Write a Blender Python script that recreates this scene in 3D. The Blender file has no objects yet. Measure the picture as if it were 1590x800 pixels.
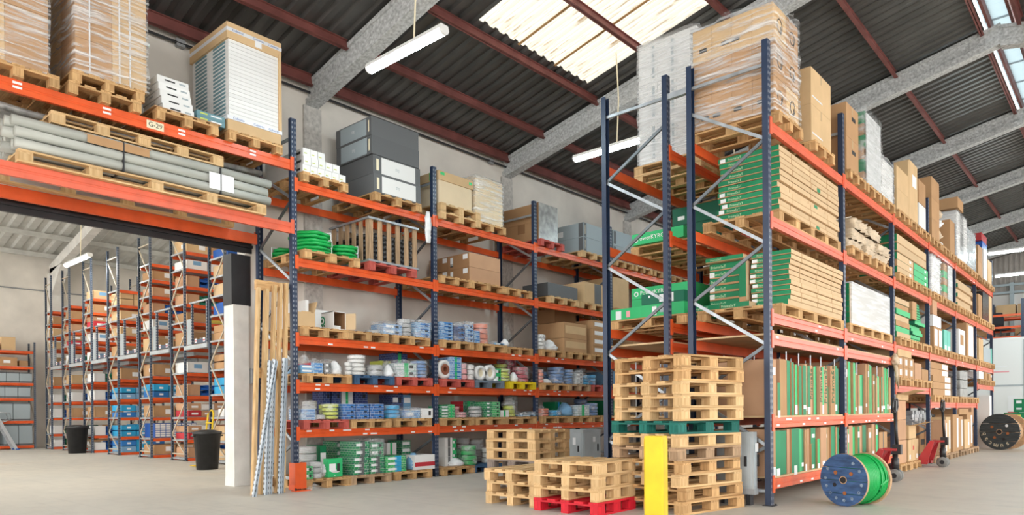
import bpy, math, random
from mathutils import Vector, Matrix
R = random.Random(11)
S = bpy.context.scene
COL = S.collection
pi = math.pi
# ------------------------------------------------------------------ camera
F_PX, ROLL, YAW, CAM_H, CY = 1098.34, -0.0083, 0.726, 1.1189, 641.25
FW = Vector((-math.sin(YAW), math.cos(YAW), 0)); RT0 = Vector((math.cos(YAW), math.sin(YAW), 0)); UP0 = Vector((0, 0, 1))
RT = RT0*math.cos(ROLL) + UP0*math.sin(ROLL); UPV = UP0*math.cos(ROLL) - RT0*math.sin(ROLL)
cd = bpy.data.cameras.new('camera'); cam = bpy.data.objects.new('camera', cd); COL.objects.link(cam)
cd.sensor_fit = 'HORIZONTAL'; cd.sensor_width = 36.0; cd.lens = F_PX/1590*36.0
cd.shift_y = (CY-400)/1590; cd.clip_start = 0.05; cd.clip_end = 200
M4 = Matrix((RT, UPV, -FW)).transposed().to_4x4(); M4.translation = Vector((0, 0, CAM_H)); cam.matrix_world = M4
S.camera = cam
# ------------------------------------------------------------------ world, exposure
wd = bpy.data.worlds.new('world'); S.world = wd; wd.use_nodes = True
bg = wd.node_tree.nodes['Background']; bg.inputs[0].default_value = (1.0, 0.985, 0.955, 1); bg.inputs[1].default_value = 2.3
S.view_settings.view_transform = 'Standard'; S.view_settings.look = 'None'
S.view_settings.gamma = 1.0; S.view_settings.use_curve_mapping = False
S.view_settings.exposure = 0.86
LAMP_POWER = 48.0

# ------------------------------------------------------------------ measuring helpers (rays of the photograph onto real planes)
def ray(u, v): return FW + RT*((u-795)/F_PX) + UPV*((CY-v)/F_PX)
def at_x(u, v, X): d = ray(u, v); t = X/d.x; return Vector((0, 0, CAM_H)) + d*t
def at_y(u, v, Y): d = ray(u, v); t = Y/d.y; return Vector((0, 0, CAM_H)) + d*t
def at_z(u, v, Z): d = ray(u, v); t = (Z-CAM_H)/d.z; return Vector((0, 0, CAM_H)) + d*t

# ------------------------------------------------------------------ materials
MAT = {}
def pm(name, col, rough=.6, metal=0., noise=None, amt=.12, rand=.0, bump=0., spec=.4, stretch=(1, 1, 1), col2=None, detail=4.):
    m = bpy.data.materials.new(name); m.use_nodes = True; nt = m.node_tree; N = nt.nodes; L = nt.links
    p = N['Principled BSDF']; p.inputs['Roughness'].default_value = rough; p.inputs['Metallic'].default_value = metal
    p.inputs['Specular IOR Level'].default_value = spec
    c = (*col, 1); p.inputs['Base Color'].default_value = c
    if noise or rand:
        rgb = N.new('ShaderNodeRGB'); rgb.outputs[0].default_value = c; cur = rgb.outputs[0]
        if noise:
            tc = N.new('ShaderNodeTexCoord'); mp = N.new('ShaderNodeMapping'); mp.inputs['Scale'].default_value = stretch
            oi0 = N.new('ShaderNodeObjectInfo'); va = N.new('ShaderNodeVectorMath'); va.operation = 'ADD'
            sc = N.new('ShaderNodeMath'); sc.operation = 'MULTIPLY'; sc.inputs[1].default_value = 37.
            L.new(oi0.outputs['Random'], sc.inputs[0])
            L.new(tc.outputs['Object'], mp.inputs['Vector']); L.new(mp.outputs[0], va.inputs[0]); L.new(sc.outputs[0], va.inputs[1])
            nz = N.new('ShaderNodeTexNoise'); nz.inputs['Scale'].default_value = noise; nz.inputs['Detail'].default_value = detail
            L.new(va.outputs[0], nz.inputs['Vector'])
            mr = N.new('ShaderNodeMapRange'); mr.inputs[1].default_value = .3; mr.inputs[2].default_value = .7
            L.new(nz.outputs['Fac'], mr.inputs[0])
            mx = N.new('ShaderNodeMix'); mx.data_type = 'RGBA'
            mx.inputs[6].default_value = (*[x*(1-amt) for x in col], 1)
            mx.inputs[7].default_value = (*(col2 or [min(1, x*(1+amt)) for x in col]), 1)
            L.new(mr.outputs[0], mx.inputs[0]); cur = mx.outputs[2]
            if bump:
                bn = N.new('ShaderNodeBump'); bn.inputs['Strength'].default_value = bump; bn.inputs['Distance'].default_value = .02
                L.new(nz.outputs['Fac'], bn.inputs['Height']); L.new(bn.outputs[0], p.inputs['Normal'])
        if rand:
            oi = N.new('ShaderNodeObjectInfo'); mr2 = N.new('ShaderNodeMapRange'); mr2.inputs[3].default_value = 1-rand; mr2.inputs[4].default_value = 1+rand*.7
            L.new(oi.outputs['Random'], mr2.inputs[0])
            vm = N.new('ShaderNodeVectorMath'); vm.operation = 'SCALE'; L.new(cur, vm.inputs[0]); L.new(mr2.outputs[0], vm.inputs[3]); cur = vm.outputs[0]
        L.new(cur, p.inputs['Base Color'])
    MAT[name] = m; return m
def floor_mat():
    m = bpy.data.materials.new('floor'); m.use_nodes = True; nt = m.node_tree; N = nt.nodes; L = nt.links; p = N['Principled BSDF']; p.inputs['Roughness'].default_value = .5; p.inputs['Specular IOR Level'].default_value = .3
    tc = N.new('ShaderNodeTexCoord'); cur = None
    def nz(scale, st, lo, hi, detail=8):
        mp = N.new('ShaderNodeMapping'); mp.inputs['Scale'].default_value = st; mp.inputs['Rotation'].default_value = (0, 0, .35); L.new(tc.outputs['Object'], mp.inputs[0])
        n = N.new('ShaderNodeTexNoise'); n.inputs['Scale'].default_value = scale; n.inputs['Detail'].default_value = detail; L.new(mp.outputs[0], n.inputs['Vector'])
        r = N.new('ShaderNodeMapRange'); r.inputs[1].default_value = lo; r.inputs[2].default_value = hi; L.new(n.outputs['Fac'], r.inputs[0]); return r.outputs[0]
    def mix(f, a, c, k=1.):
        mx = N.new('ShaderNodeMix'); mx.data_type = 'RGBA'; q = N.new('ShaderNodeMath'); q.operation = 'MULTIPLY'; q.inputs[1].default_value = k; L.new(f, q.inputs[0]); L.new(q.outputs[0], mx.inputs[0])
        for s, v in ((6, a), (7, c)):
            if isinstance(v, tuple): mx.inputs[s].default_value = (*v, 1)
            else: L.new(v, mx.inputs[s])
        return mx.outputs[2]
    c = mix(nz(.5, (1, 1, 1), .35, .65), (.55, .525, .475), (.60, .565, .50))
    c = mix(nz(3.5, (1, 1, 1), .45, .8), c, (.44, .42, .385), .5)
    c = mix(nz(1.1, (.35, 9, 1), .56, .75), c, (.40, .385, .36), .45)
    c = mix(nz(.42, (1, 1, 1), .60, .74), c, (.60, .47, .33), .45)
    c = mix(nz(30, (1, 1, 1), .62, .8, 3), c, (.34, .32, .30), .35)
    L.new(c, p.inputs['Base Color']); MAT['floor'] = m
floor_mat()
pm('plaster', (.74, .70, .64), .9, noise=1.3, amt=.10, bump=.08, spec=.1, detail=7)
pm('plaster_cool', (.68, .71, .72), .9, noise=1.6, amt=.12, bump=.1, spec=.1, detail=7)
pm('concrete', (.50, .51, .51), .95, noise=22, amt=.32, bump=.5, spec=.1, detail=8)
pm('column_grey', (.52, .50, .47), .95, noise=14, amt=.22, bump=.3, spec=.1, detail=8)
pm('joint_brown', (.42, .24, .10), .7)
pm('pillar_white', (.74, .72, .68), .85, noise=3, amt=.12, bump=.1, spec=.1)
pm('purlin', (.18, .06, .052), .55, noise=3, amt=.25)
pm('roof_metal', (.115, .113, .108), .38, .55, noise=1.2, amt=.22, spec=.5)
pm('roof_pale', (.55, .55, .52), .6, noise=4, amt=.1)
pm('cladding', (.50, .47, .44), .5, noise=3, amt=.1)
pm('orange', (.74, .105, .022), .38, noise=4, amt=.14, spec=.5, rand=.05)
pm('orange_pale', (.72, .13, .065), .33, noise=4, amt=.14, spec=.6)
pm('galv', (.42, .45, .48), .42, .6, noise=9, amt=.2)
pm('galv_shaded', (.16, .175, .19), .45, .5, noise=9, amt=.2)  # galv with shade in its colour, for braces showing their dark open side
pm('steel_grey', (.42, .46, .48), .45, .2, noise=4, amt=.1)
pm('dark_steel', (.022, .022, .025), .5, noise=3, amt=.3)
pm('white_panel', (.80, .81, .80), .5)
pm('pale_blue', (.52, .64, .70), .5)
pm('black_plastic', (.02, .02, .022), .38, noise=8, amt=.3, spec=.5)
pm('grey_plastic', (.30, .31, .32), .5)
pm('yellow_paint', (.66, .45, .008), .45, noise=7, amt=.12, rand=0)
pm('yellow_bag', (.8, .66, .12), .5)
pm('red_metal', (.46, .04, .045), .4, noise=4, amt=.15)
for ax, st in (('x', (2, 26, 26)), ('y', (26, 2, 26)), ('z', (26, 26, 2))):
    pm('wood_'+ax, (.53, .29, .12), .75, noise=1.6, amt=.26, rand=.22, spec=.2, stretch=st, bump=.05, col2=(.68, .43, .205))
    pm('pale_'+ax, (.65, .40, .18), .75, noise=1.6, amt=.18, rand=.14, spec=.2, stretch=st, bump=.05, col2=(.72, .505, .275))
    pm('old_'+ax, (.42, .28, .17), .8, noise=1.6, amt=.3, rand=.2, spec=.2, stretch=st, bump=.05)
    pm('grey_'+ax, (.26, .21, .18), .8, noise=1.6, amt=.3, rand=.2, spec=.2, stretch=st)
    pm('red_'+ax, (.50, .075, .06), .65, noise=1.6, amt=.25, rand=.15, spec=.25, stretch=st, col2=(.58, .14, .11))
    pm('scarlet_'+ax, (.60, .015, .03), .5, noise=1.6, amt=.2, rand=.1, spec=.3, stretch=st)
    pm('navy_'+ax, (.045, .10, .19), .65, noise=1.6, amt=.3, rand=.15, spec=.25, stretch=st)
    pm('slate_'+ax, (.16, .20, .25), .7, noise=1.6, amt=.3, rand=.15, spec=.25, stretch=st)
    pm('yel_'+ax, (.78, .58, .02), .6, noise=1.6, amt=.2, rand=.1, spec=.25, stretch=st)
    pm('grn_'+ax, (.012, .13, .105), .6, noise=1.6, amt=.35, rand=.2, spec=.25, stretch=st)
pm('plywood', (.60, .42, .24), .75, noise=3, amt=.15)
K = dict(noise=3., amt=.06, rand=.06, spec=.15)
pm('kraft', (.47, .28, .145), .8, **K); pm('kraft_light', (.62, .43, .24), .8, **K); pm('kraft_dark', (.36, .20, .10), .8, **K)
pm('kraft_pink', (.53, .315, .19), .8, **K); pm('kraft_cream', (.72, .59, .41), .8, **K); pm('kraft_beige', (.60, .435, .265), .8, **K); pm('kraft_in', (.30, .16, .075), .85)
pm('white_box', (.78, .78, .77), .6, rand=.05); pm('grey_box', (.36, .42, .45), .6, rand=.05); pm('dark_box', (.075, .075, .078), .55, rand=.1)
pm('char_box', (.12, .125, .13), .55, rand=.08); pm('paper', (.82, .83, .84), .6); pm('ink', (.03, .03, .03), .6)
pm('green_box', (.006, .215, .085), .55, noise=3, amt=.08, rand=.12); pm('green_lite', (.03, .46, .16), .5, rand=.08); pm('green_dark', (.005, .135, .075), .55, rand=.15)
pm('teal', (.12, .52, .42), .5); pm('lime', (.55, .62, .10), .5, rand=.08); pm('green_cable', (.008, .36, .075), .35, rand=.08, noise=6, amt=.12)
pm('blue_box', (.025, .17, .48), .5, rand=.2); pm('blue_pale', (.20, .40, .62), .5, rand=.15); pm('blue_deep', (.03, .05, .17), .5, rand=.2)
pm('cyan', (.03, .36, .66), .45, rand=.1); pm('red_box', (.55, .035, .05), .5, rand=.15); pm('pink', (.76, .36, .38), .5, rand=.08)
pm('salmon', (.82, .30, .20), .5, rand=.08); pm('white_coil', (.76, .76, .74), .5, rand=.05); pm('grey_coil', (.45, .46, .46), .45, rand=.12)
pm('maroon', (.46, .05, .09), .5, rand=.1); pm('coil_blue', (.12, .26, .52), .45, rand=.15); pm('brown', (.26, .09, .05), .6)
pm('tape', (.62, .45, .27), .25, spec=.6); pm('tape_green', (.02, .5, .14), .35); pm('tape_white', (.72, .73, .76), .35)
pm('cream', (.80, .72, .52), .6); pm('ltgreen_ink', (.55, .72, .45), .5); pm('green_ink', (.02, .14, .05), .6); pm('gold_ink', (.55, .55, .22), .5); pm('blue_ink', (.08, .16, .4), .6)
pm('bin_blue', (.012, .10, .42), .4, rand=.15); pm('bin_green', (.01, .17, .10), .4, rand=.15); pm('teal_box', (.13, .26, .30), .5)
pm('foam_grey', (.43, .44, .40), .5, noise=7, amt=.2, rand=.12, stretch=(1, .12, 1)); pm('reel_blue', (.045, .10, .23), .6, noise=6, amt=.4, stretch=(1, 1, 4))
pm('reel_black', (.045, .055, .06), .6, noise=6, amt=.35, stretch=(1, 1, 4)); pm('reel_rim', (.52, .33, .19), .8, noise=8, amt=.2); pm('mark_paint', (.22, .29, .38), .7, noise=40, amt=.5); pm('rust', (.35, .12, .04), .8)
pm('paper_wrap', (.54, .42, .29), .55, noise=6, amt=.2, bump=.4); pm('white_bag', (.78, .79, .80), .35, spec=.6, noise=9, amt=.15, bump=.4)
pm('tyre', (.22, .22, .21), .7, noise=9, amt=.3); pm('fabric_dark', (.03, .03, .035), .9); pm('alu', (.66, .70, .74), .35, .6)
pm('film_black', (.03, .03, .033), .2, spec=.7, noise=9, amt=.5, bump=.3); pm('film_grey', (.30, .30, .29), .3, spec=.7, noise=9, amt=.4, bump=.3)
def film(name, lo, hi, tint=(.86, .87, .88), scale=2.2, st=(.8, .8, 11)):
    m = bpy.data.materials.new(name); m.use_nodes = True; nt = m.node_tree; N = nt.nodes; L = nt.links
    p = N['Principled BSDF']; p.inputs['Base Color'].default_value = (*tint, 1); p.inputs['Roughness'].default_value = .22; p.inputs['Specular IOR Level'].default_value = .7
    t = N.new('ShaderNodeBsdfTransparent'); mx = N.new('ShaderNodeMixShader'); tc = N.new('ShaderNodeTexCoord'); mp = N.new('ShaderNodeMapping'); mp.inputs['Scale'].default_value = st
    nz = N.new('ShaderNodeTexNoise'); nz.inputs['Scale'].default_value = scale; nz.inputs['Detail'].default_value = 6; nz.inputs['Distortion'].default_value = .25
    mr = N.new('ShaderNodeMapRange'); mr.inputs[1].default_value = .44; mr.inputs[2].default_value = .68; mr.inputs[3].default_value = lo; mr.inputs[4].default_value = hi
    bn = N.new('ShaderNodeBump'); bn.inputs['Strength'].default_value = .22; bn.inputs['Distance'].default_value = .01
    L.new(tc.outputs['Object'], mp.inputs[0]); L.new(mp.outputs[0], nz.inputs['Vector']); L.new(nz.outputs['Fac'], mr.inputs[0]); L.new(mr.outputs[0], mx.inputs[0])
    L.new(nz.outputs['Fac'], bn.inputs['Height']); L.new(bn.outputs[0], p.inputs['Normal'])
    L.new(t.outputs[0], mx.inputs[1]); L.new(p.outputs[0], mx.inputs[2]); L.new(mx.outputs[0], N['Material Output'].inputs[0]); MAT[name] = m
film('film', .05, .72); film('film_clear', .08, .42, scale=5, st=(1, 1, 1.6)); film('film_white', .7, .97, (.84, .86, .87)); film('film_mid', .25, .75)
def emis(name, col, st):
    m = bpy.data.materials.new(name); m.use_nodes = True; p = m.node_tree.nodes['Principled BSDF']; p.inputs['Base Color'].default_value = (*col, 1)
    p.inputs['Emission Color'].default_value = (*col, 1); p.inputs['Emission Strength'].default_value = st; MAT[name] = m
emis('lamp', (.78, .95, 1.0), LAMP_POWER); emis('lamp_hall', (.97, .98, .95), LAMP_POWER*.95)
def translucent(name, col, col2):
    m = bpy.data.materials.new(name); m.use_nodes = True; nt = m.node_tree; N = nt.nodes; L = nt.links
    t = N.new('ShaderNodeBsdfTranslucent'); t.inputs[0].default_value = (*col, 1); d = N.new('ShaderNodeBsdfTransparent'); d.inputs[0].default_value = (*col, 1)
    tc = N.new('ShaderNodeTexCoord'); mp = N.new('ShaderNodeMapping'); mp.inputs['Scale'].default_value = (1.6, 20, 1); nz = N.new('ShaderNodeTexNoise'); nz.inputs['Scale'].default_value = 1.5; nz.inputs['Detail'].default_value = 7; rp = N.new('ShaderNodeMapRange'); rp.inputs[1].default_value = .55; rp.inputs[2].default_value = .72; cm = N.new('ShaderNodeMix'); cm.data_type = 'RGBA'; cm.inputs[6].default_value = (*col, 1); cm.inputs[7].default_value = (*col2, 1)
    L.new(tc.outputs['Object'], mp.inputs[0]); L.new(mp.outputs[0], nz.inputs['Vector']); L.new(nz.outputs['Fac'], rp.inputs[0]); L.new(rp.outputs[0], cm.inputs[0]); L.new(cm.outputs[2], t.inputs[0]); L.new(cm.outputs[2], d.inputs[0])
    mx = N.new('ShaderNodeMixShader'); mx.inputs[0].default_value = .35
    L.new(t.outputs[0], mx.inputs[1]); L.new(d.outputs[0], mx.inputs[2]); L.new(mx.outputs[0], N['Material Output'].inputs[0]); MAT[name] = m
translucent('skylight', (.62, .60, .55), (.40, .33, .25)); translucent('ridge_light', (.44, .50, .52), (.37, .44, .48))
def upright_mat(name, col, hole):
    m = pm(name, col, .4, noise=4, amt=.15, spec=.5); nt = m.node_tree; N = nt.nodes; L = nt.links; p = N['Principled BSDF']
    src = p.inputs['Base Color'].links[0].from_socket
    tc = N.new('ShaderNodeTexCoord'); sp = N.new('ShaderNodeSeparateXYZ'); L.new(tc.outputs['Object'], sp.inputs[0])
    def mth(op, a, b=None):
        n = N.new('ShaderNodeMath'); n.operation = op
        for i, x in enumerate((a, b)):
            if x is None: continue
            if isinstance(x, (int, float)): n.inputs[i].default_value = x
            else: L.new(x, n.inputs[i])
        return n.outputs[0]
    fz = mth('FRACT', mth('MULTIPLY', sp.outputs['Z'], 14.)); hz = mth('LESS_THAN', fz, .45)
    hy = mth('LESS_THAN', mth('ABSOLUTE', mth('SUBTRACT', mth('ABSOLUTE', sp.outputs['Y']), .022)), .0075)
    hx = mth('GREATER_THAN', sp.outputs['X'], .0)
    k = mth('MULTIPLY', mth('MULTIPLY', hz, hy), hx)
    mx = N.new('ShaderNodeMix'); mx.data_type = 'RGBA'; L.new(k, mx.inputs[0]); L.new(src, mx.inputs[6]); mx.inputs[7].default_value = (*hole, 1)
    L.new(mx.outputs[2], p.inputs['Base Color'])
upright_mat('upright', (.020, .036, .078), (.30, .32, .35))
upright_mat('upright_far', (.05, .075, .12), (.4, .4, .4))
upright_mat('galv_holes', (.50, .56, .62), (.12, .13, .14))
def pr(name, c1, c2, c3, sc=9., rough=.5):
    m = bpy.data.materials.new(name); m.use_nodes = True; nt = m.node_tree; N = nt.nodes; L = nt.links; p = N['Principled BSDF']; p.inputs['Roughness'].default_value = rough
    tc = N.new('ShaderNodeTexCoord'); sp = N.new('ShaderNodeSeparateXYZ'); ad = N.new('ShaderNodeMath'); ad.operation = 'ADD'; cb = N.new('ShaderNodeCombineXYZ'); bt = N.new('ShaderNodeTexBrick')
    oi = N.new('ShaderNodeObjectInfo'); rm = N.new('ShaderNodeMath'); rm.operation = 'ADD'
    L.new(tc.outputs['Object'], sp.inputs[0]); L.new(sp.outputs[0], ad.inputs[0]); L.new(sp.outputs[1], ad.inputs[1]); L.new(ad.outputs[0], rm.inputs[0]); L.new(oi.outputs['Random'], rm.inputs[1]); L.new(rm.outputs[0], cb.inputs[0]); L.new(sp.outputs[2], cb.inputs[1]); L.new(cb.outputs[0], bt.inputs['Vector'])
    for i, c in enumerate((c1, c2, c3)): bt.inputs[i+1].default_value = (*c, 1)
    bt.inputs['Scale'].default_value = sc; bt.inputs['Mortar Size'].default_value = .018; bt.inputs['Bias'].default_value = -.15; bt.inputs['Brick Width'].default_value = .62; bt.inputs['Row Height'].default_value = .3
    L.new(bt.outputs[0], p.inputs['Base Color']); MAT[name] = m
pr('print_green', (.012, .27, .09), (.02, .11, .10), (.55, .62, .55), 8.); pr('print_lite', (.05, .48, .14), (.01, .20, .10), (.65, .72, .6), 9.); pr('print_blue', (.05, .17, .45), (.02, .04, .14), (.5, .56, .66), 8.); pr('print_pale', (.26, .45, .66), (.06, .16, .42), (.75, .78, .8), 9.); pr('print_deep', (.03, .055, .2), (.015, .02, .07), (.22, .3, .45), 8.); pr('print_white', (.72, .73, .74), (.42, .5, .56), (.1, .3, .2), 6.)
pm('brace_warm', (.55, .48, .38), .5, .3)

# ------------------------------------------------------------------ mesh helpers
class MB:
    def __init__(s): s.v = []; s.f = []; s.m = []
    def face(s, idx, m=0): s.f.append(tuple(idx)); s.m.append(m)
    def box(s, x0, x1, y0, y1, z0, z1, m=0, fm=None):
        b = len(s.v); s.v += [(x, y, z) for x in (x0, x1) for y in (y0, y1) for z in (z0, z1)]
        q = {'X-': (0, 1, 3, 2), 'X+': (4, 6, 7, 5), 'Y-': (0, 4, 5, 1), 'Y+': (2, 3, 7, 6), 'Z-': (0, 2, 6, 4), 'Z+': (1, 5, 7, 3)}
        for k, a in q.items(): s.face([b+i for i in a], (fm or {}).get(k, m))
        return s
    def obox(s, M, sx, sy, sz, m=0):
        t = MB(); t.box(-sx/2, sx/2, -sy/2, sy/2, -sz/2, sz/2, m); b = len(s.v)
        s.v += [tuple(M @ Vector(p)) for p in t.v]
        for f in t.f: s.face([b+i for i in f], m)
        return s
    def bar(s, p, q, w, d, m=0, up=(0, 0, 1)):
        p = Vector(p); q = Vector(q); z = (q-p); L = z.length; z.normalize(); u = Vector(up)
        if abs(z.dot(u)) > .98: u = Vector((1, 0, 0))
        x = u.cross(z).normalized(); y = z.cross(x)
        M = Matrix((x, y, z)).transposed().to_4x4(); M.translation = (p+q)/2
        return s.obox(M, w, d, L, m)
    def tube(s, pts, r, n=8, m=0, cap=True, closed=False):
        pts = [Vector(p) for p in pts]; b = len(s.v); k = len(pts)
        for i, p in enumerate(pts):
            a = pts[(i-1) % k] if (closed or i) else p; c = pts[(i+1) % k] if (closed or i < k-1) else p
            t = (c-a).normalized(); u = Vector((0, 0, 1)) if abs(t.z) < .9 else Vector((1, 0, 0))
            x = u.cross(t).normalized(); y = t.cross(x); rr = r[i] if isinstance(r, (list, tuple)) else r
            s.v += [tuple(p + x*rr*math.cos(2*pi*j/n) + y*rr*math.sin(2*pi*j/n)) for j in range(n)]
        for i in range(k if closed else k-1):
            i2 = (i+1) % k
            for j in range(n):
                j2 = (j+1) % n; s.face((b+i*n+j, b+i*n+j2, b+i2*n+j2, b+i2*n+j), m)
        if cap and not closed: s.face([b+j for j in range(n)][::-1], m); s.face([b+(k-1)*n+j for j in range(n)], m)
        return s
    def lathe(s, prof, n=24, m=0, axis='z', closed=True, c=(0, 0, 0)):
        b = len(s.v); k = len(prof)
        for i in range(n):
            a = 2*pi*i/n; ca, sa = math.cos(a), math.sin(a)
            for r, h in prof:
                p = {'z': (r*ca, r*sa, h), 'y': (r*ca, h, r*sa), 'x': (h, r*ca, r*sa)}[axis]
                s.v.append((p[0]+c[0], p[1]+c[1], p[2]+c[2]))
        for i in range(n):
            i2 = (i+1) % n
            for j in range(k if closed else k-1):
                j2 = (j+1) % k; f = (b+i*k+j, b+i2*k+j, b+i2*k+j2, b+i*k+j2)
                s.face(f if axis != 'y' else f[::-1], m)
        return s
    def prism(s, poly, axis, a, c, m=0):
        b = len(s.v); n = len(poly)
        for h in (a, c):
            for p, q in poly: s.v.append({'y': (p, h, q), 'x': (h, p, q), 'z': (p, q, h)}[axis])
        for i in range(n): j = (i+1) % n; s.face((b+i, b+j, b+n+j, b+n+i), m)
        s.face(range(b+n-1, b-1, -1), m); s.face(range(b+n, b+2*n), m)
        return s
    def build(s, name, mats, smooth=False):
        me = bpy.data.meshes.new(name); me.from_pydata(s.v, [], s.f)
        for mm in (mats if isinstance(mats, (list, tuple)) else [mats]): me.materials.append(MAT[mm])
        me.polygons.foreach_set('material_index', s.m)
        if smooth: me.polygons.foreach_set('use_smooth', [True]*len(s.f))
        import bmesh
        bm = bmesh.new(); bm.from_mesh(me); bmesh.ops.recalc_face_normals(bm, faces=bm.faces); bm.to_mesh(me); bm.free()
        me.update(); return me
CACHE = {}
def boxm(w, d, h, mat, fm=None):
    """box mesh of w (x) by d (y) by h (z), origin at the centre of its base"""
    key = (round(w, 3), round(d, 3), round(h, 3), mat, tuple(sorted((fm or {}).items())))
    if key not in CACHE:
        mats = [mat]; idx = {}
        for f, mm in (fm or {}).items():
            if mm not in mats: mats.append(mm)
            idx[f] = mats.index(mm)
        CACHE[key] = MB().box(-w/2, w/2, -d/2, d/2, 0, h, 0, idx).build('box', mats)
    return CACHE[key]
def cached(key, fn):
    if key not in CACHE: CACHE[key] = fn()
    return CACHE[key]
def ob(name, me, parent=None, loc=(0, 0, 0), rot=(0, 0, 0)):
    o = bpy.data.objects.new(name, me); COL.objects.link(o); o.location = loc; o.rotation_euler = rot
    if parent: o.parent = parent
    return o
PENDING = []
def tag(o, label, cat, group=None):
    o['label'] = label; o['category'] = cat
    if group: o['group'] = group
    return o
def thing(name, label, cat, loc=(0, 0, 0), rz=0, group=None):
    o = ob(name, None, None, loc, (0, 0, rz)); o.empty_display_size = .1
    return tag(o, label, cat, group)
def reg(o, look, cat, ctx):
    o['category'] = cat; PENDING.append((o, look, ctx)); return o
def struct(name, me, loc=(0, 0, 0), rot=(0, 0, 0), parent=None):
    o = ob(name, me, parent, loc, rot)
    if not parent: o['kind'] = 'structure'
    return o
def text(s, size, mat, parent, loc, rot, name='lettering', align='CENTER'):
    def mk():
        c = bpy.data.curves.new('lettering', 'FONT'); c.body = s; c.size = size; c.align_x = align; c.align_y = 'CENTER'; c.extrude = .0006; c.resolution_u = 2
        c.materials.append(MAT[mat]); t = bpy.data.objects.new('t', c); COL.objects.link(t); me = bpy.data.meshes.new_from_object(t.evaluated_get(bpy.context.evaluated_depsgraph_get())); bpy.data.objects.remove(t); bpy.data.curves.remove(c); return me
    return ob(name, cached(('txt', s, round(size, 3), mat, align), mk), parent, loc, rot)
FACE_ROT = {'X+': (pi/2, 0, pi/2), 'Y-': (pi/2, 0, 0)}
def on_face(face, w, d, a, z, off=.003):
    """point on a face of a box w by d: a runs left to right along the face from its centre"""
    return (w/2+off, a, z) if face == 'X+' else (a, -d/2-off, z)
def sticker(parent, face, w, d, a, z, sw, sh, mat='paper', name='label_sticker', th=.003):
    me = boxm(th, sw, sh, mat) if face == 'X+' else boxm(sw, th, sh, mat)
    return ob(name, me, parent, on_face(face, w, d, a, z-sh, th/2))

# ------------------------------------------------------------------ goods
def carton(x, y, z, w, d, h, mat='kraft', look='brown cardboard box', ctx=None, cat='box', rz=0, fm=None, tape=None, name='cardboard_box', parent=None, stk=(), rnd=False, lid=None):
    """w along x, d along y; x,y centre of the base"""
    if parent: o = ob(name, boxm(w, d, h, mat, fm), parent, (x, y, z), (0, 0, rz))
    else:
        o = ob(name, boxm(w, d, h, mat, fm), None, (x, y, z), (0, 0, rz)); reg(o, look, cat, ctx)
    if tape:
        tm = tape if isinstance(tape, str) else 'tape'
        ob('tape', boxm(w+.004, .05, .004, tm), o, (0, 0, h-.001)); ob('tape', boxm(.004, .05, min(.12, h*.4), tm), o, (w/2, 0, h-min(.12, h*.4)))
    for t in stk: sticker(o, t[0], w, d, *t[1:])
    return o
def put(front, side, z, w, d, h, ctx, **kw):
    """box with its +X face at x=front and its -Y face at y=side"""
    return carton(front-w/2, side+d/2, z, w, d, h, ctx=ctx, **kw)
def ring_mesh(r, h, mat, hole=.55):
    def mk():
        p = [(r*hole, h*.03)]; nb = max(2, min(5, int(h/.022)))
        for i in range(nb):
            for t in (.1, .5, .9):
                bul = .0 if t == .5 else -.012
                p.append((r+bul-(.02 if (i == 0 and t < .2) or (i == nb-1 and t > .8) else 0), h*(.03+.94*(i+t)/nb)))
        p.append((r*hole, h*.97)); return MB().lathe(p, 20).build('cable_ring', mat, True)
    return cached(('ring', round(r, 3), round(h, 3), mat, hole), mk)
def blob_mesh(rx, ry, h, mat, seed, n=10, k=16, amp=.10, taper=.75):
    """crumpled bag: lumpy closed body standing on z=0"""
    rr = random.Random(seed); b = MB()
    for i in range(n+1):
        t = i/n; prof = math.sin(pi*min(.97, max(.03, .5*(t**.55)*2*.5+.25*(1-t)))) if False else (math.sin(pi*(.22+.72*t))**.6)
        prof *= 1-(1-taper)*t
        for j in range(k):
            a = 2*pi*j/k; q = prof*(1+rr.uniform(-amp, amp)); b.v.append((rx*q*math.cos(a), ry*q*math.sin(a), h*t + (rr.uniform(-.03, .03)*h if 0 < i < n else 0)))
    for i in range(n):
        for j in range(k): j2 = (j+1) % k; b.face((i*k+j, i*k+j2, (i+1)*k+j2, (i+1)*k+j))
    b.face(range(k-1, -1, -1)); b.face(range(n*k, n*k+k)); return b.build('crumpled', mat, True)
def film_box(w, d, h, mat, seed, amp=.012, off=.014, peak=0):
    """loose stretch film round a load"""
    rr = random.Random(seed); b = MB(); nx, nz = 10, 10; ring = []
    W, D = w/2+off, d/2+off
    per = [(-W+2*W*i/nx, -D) for i in range(nx)] + [(W, -D+2*D*i/nx) for i in range(nx)] + [(W-2*W*i/nx, D) for i in range(nx)] + [(-W, D-2*D*i/nx) for i in range(nx)]
    n = len(per)
    for k in range(nz+1):
        zz = h*k/nz
        for i, (x, y) in enumerate(per):
            r = math.hypot(x, y); j = rr.uniform(-.2, 1)*amp
            b.v.append((x+x/r*j, y+y/r*j, zz + (rr.uniform(0, peak) if k == nz else 0) + (off if k == nz else 0)))
    for k in range(nz):
        for i in range(n): i2 = (i+1) % n; b.face((k*n+i, k*n+i2, (k+1)*n+i2, (k+1)*n+i))
    c = len(b.v); b.v.append((0, 0, h+off+peak))
    for i in range(n): b.face((nz*n+i, nz*n+(i+1) % n, c))
    return b.build('film', mat, True)
SEED = [100]
def nseed(): SEED[0] += 1; return SEED[0]
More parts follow.
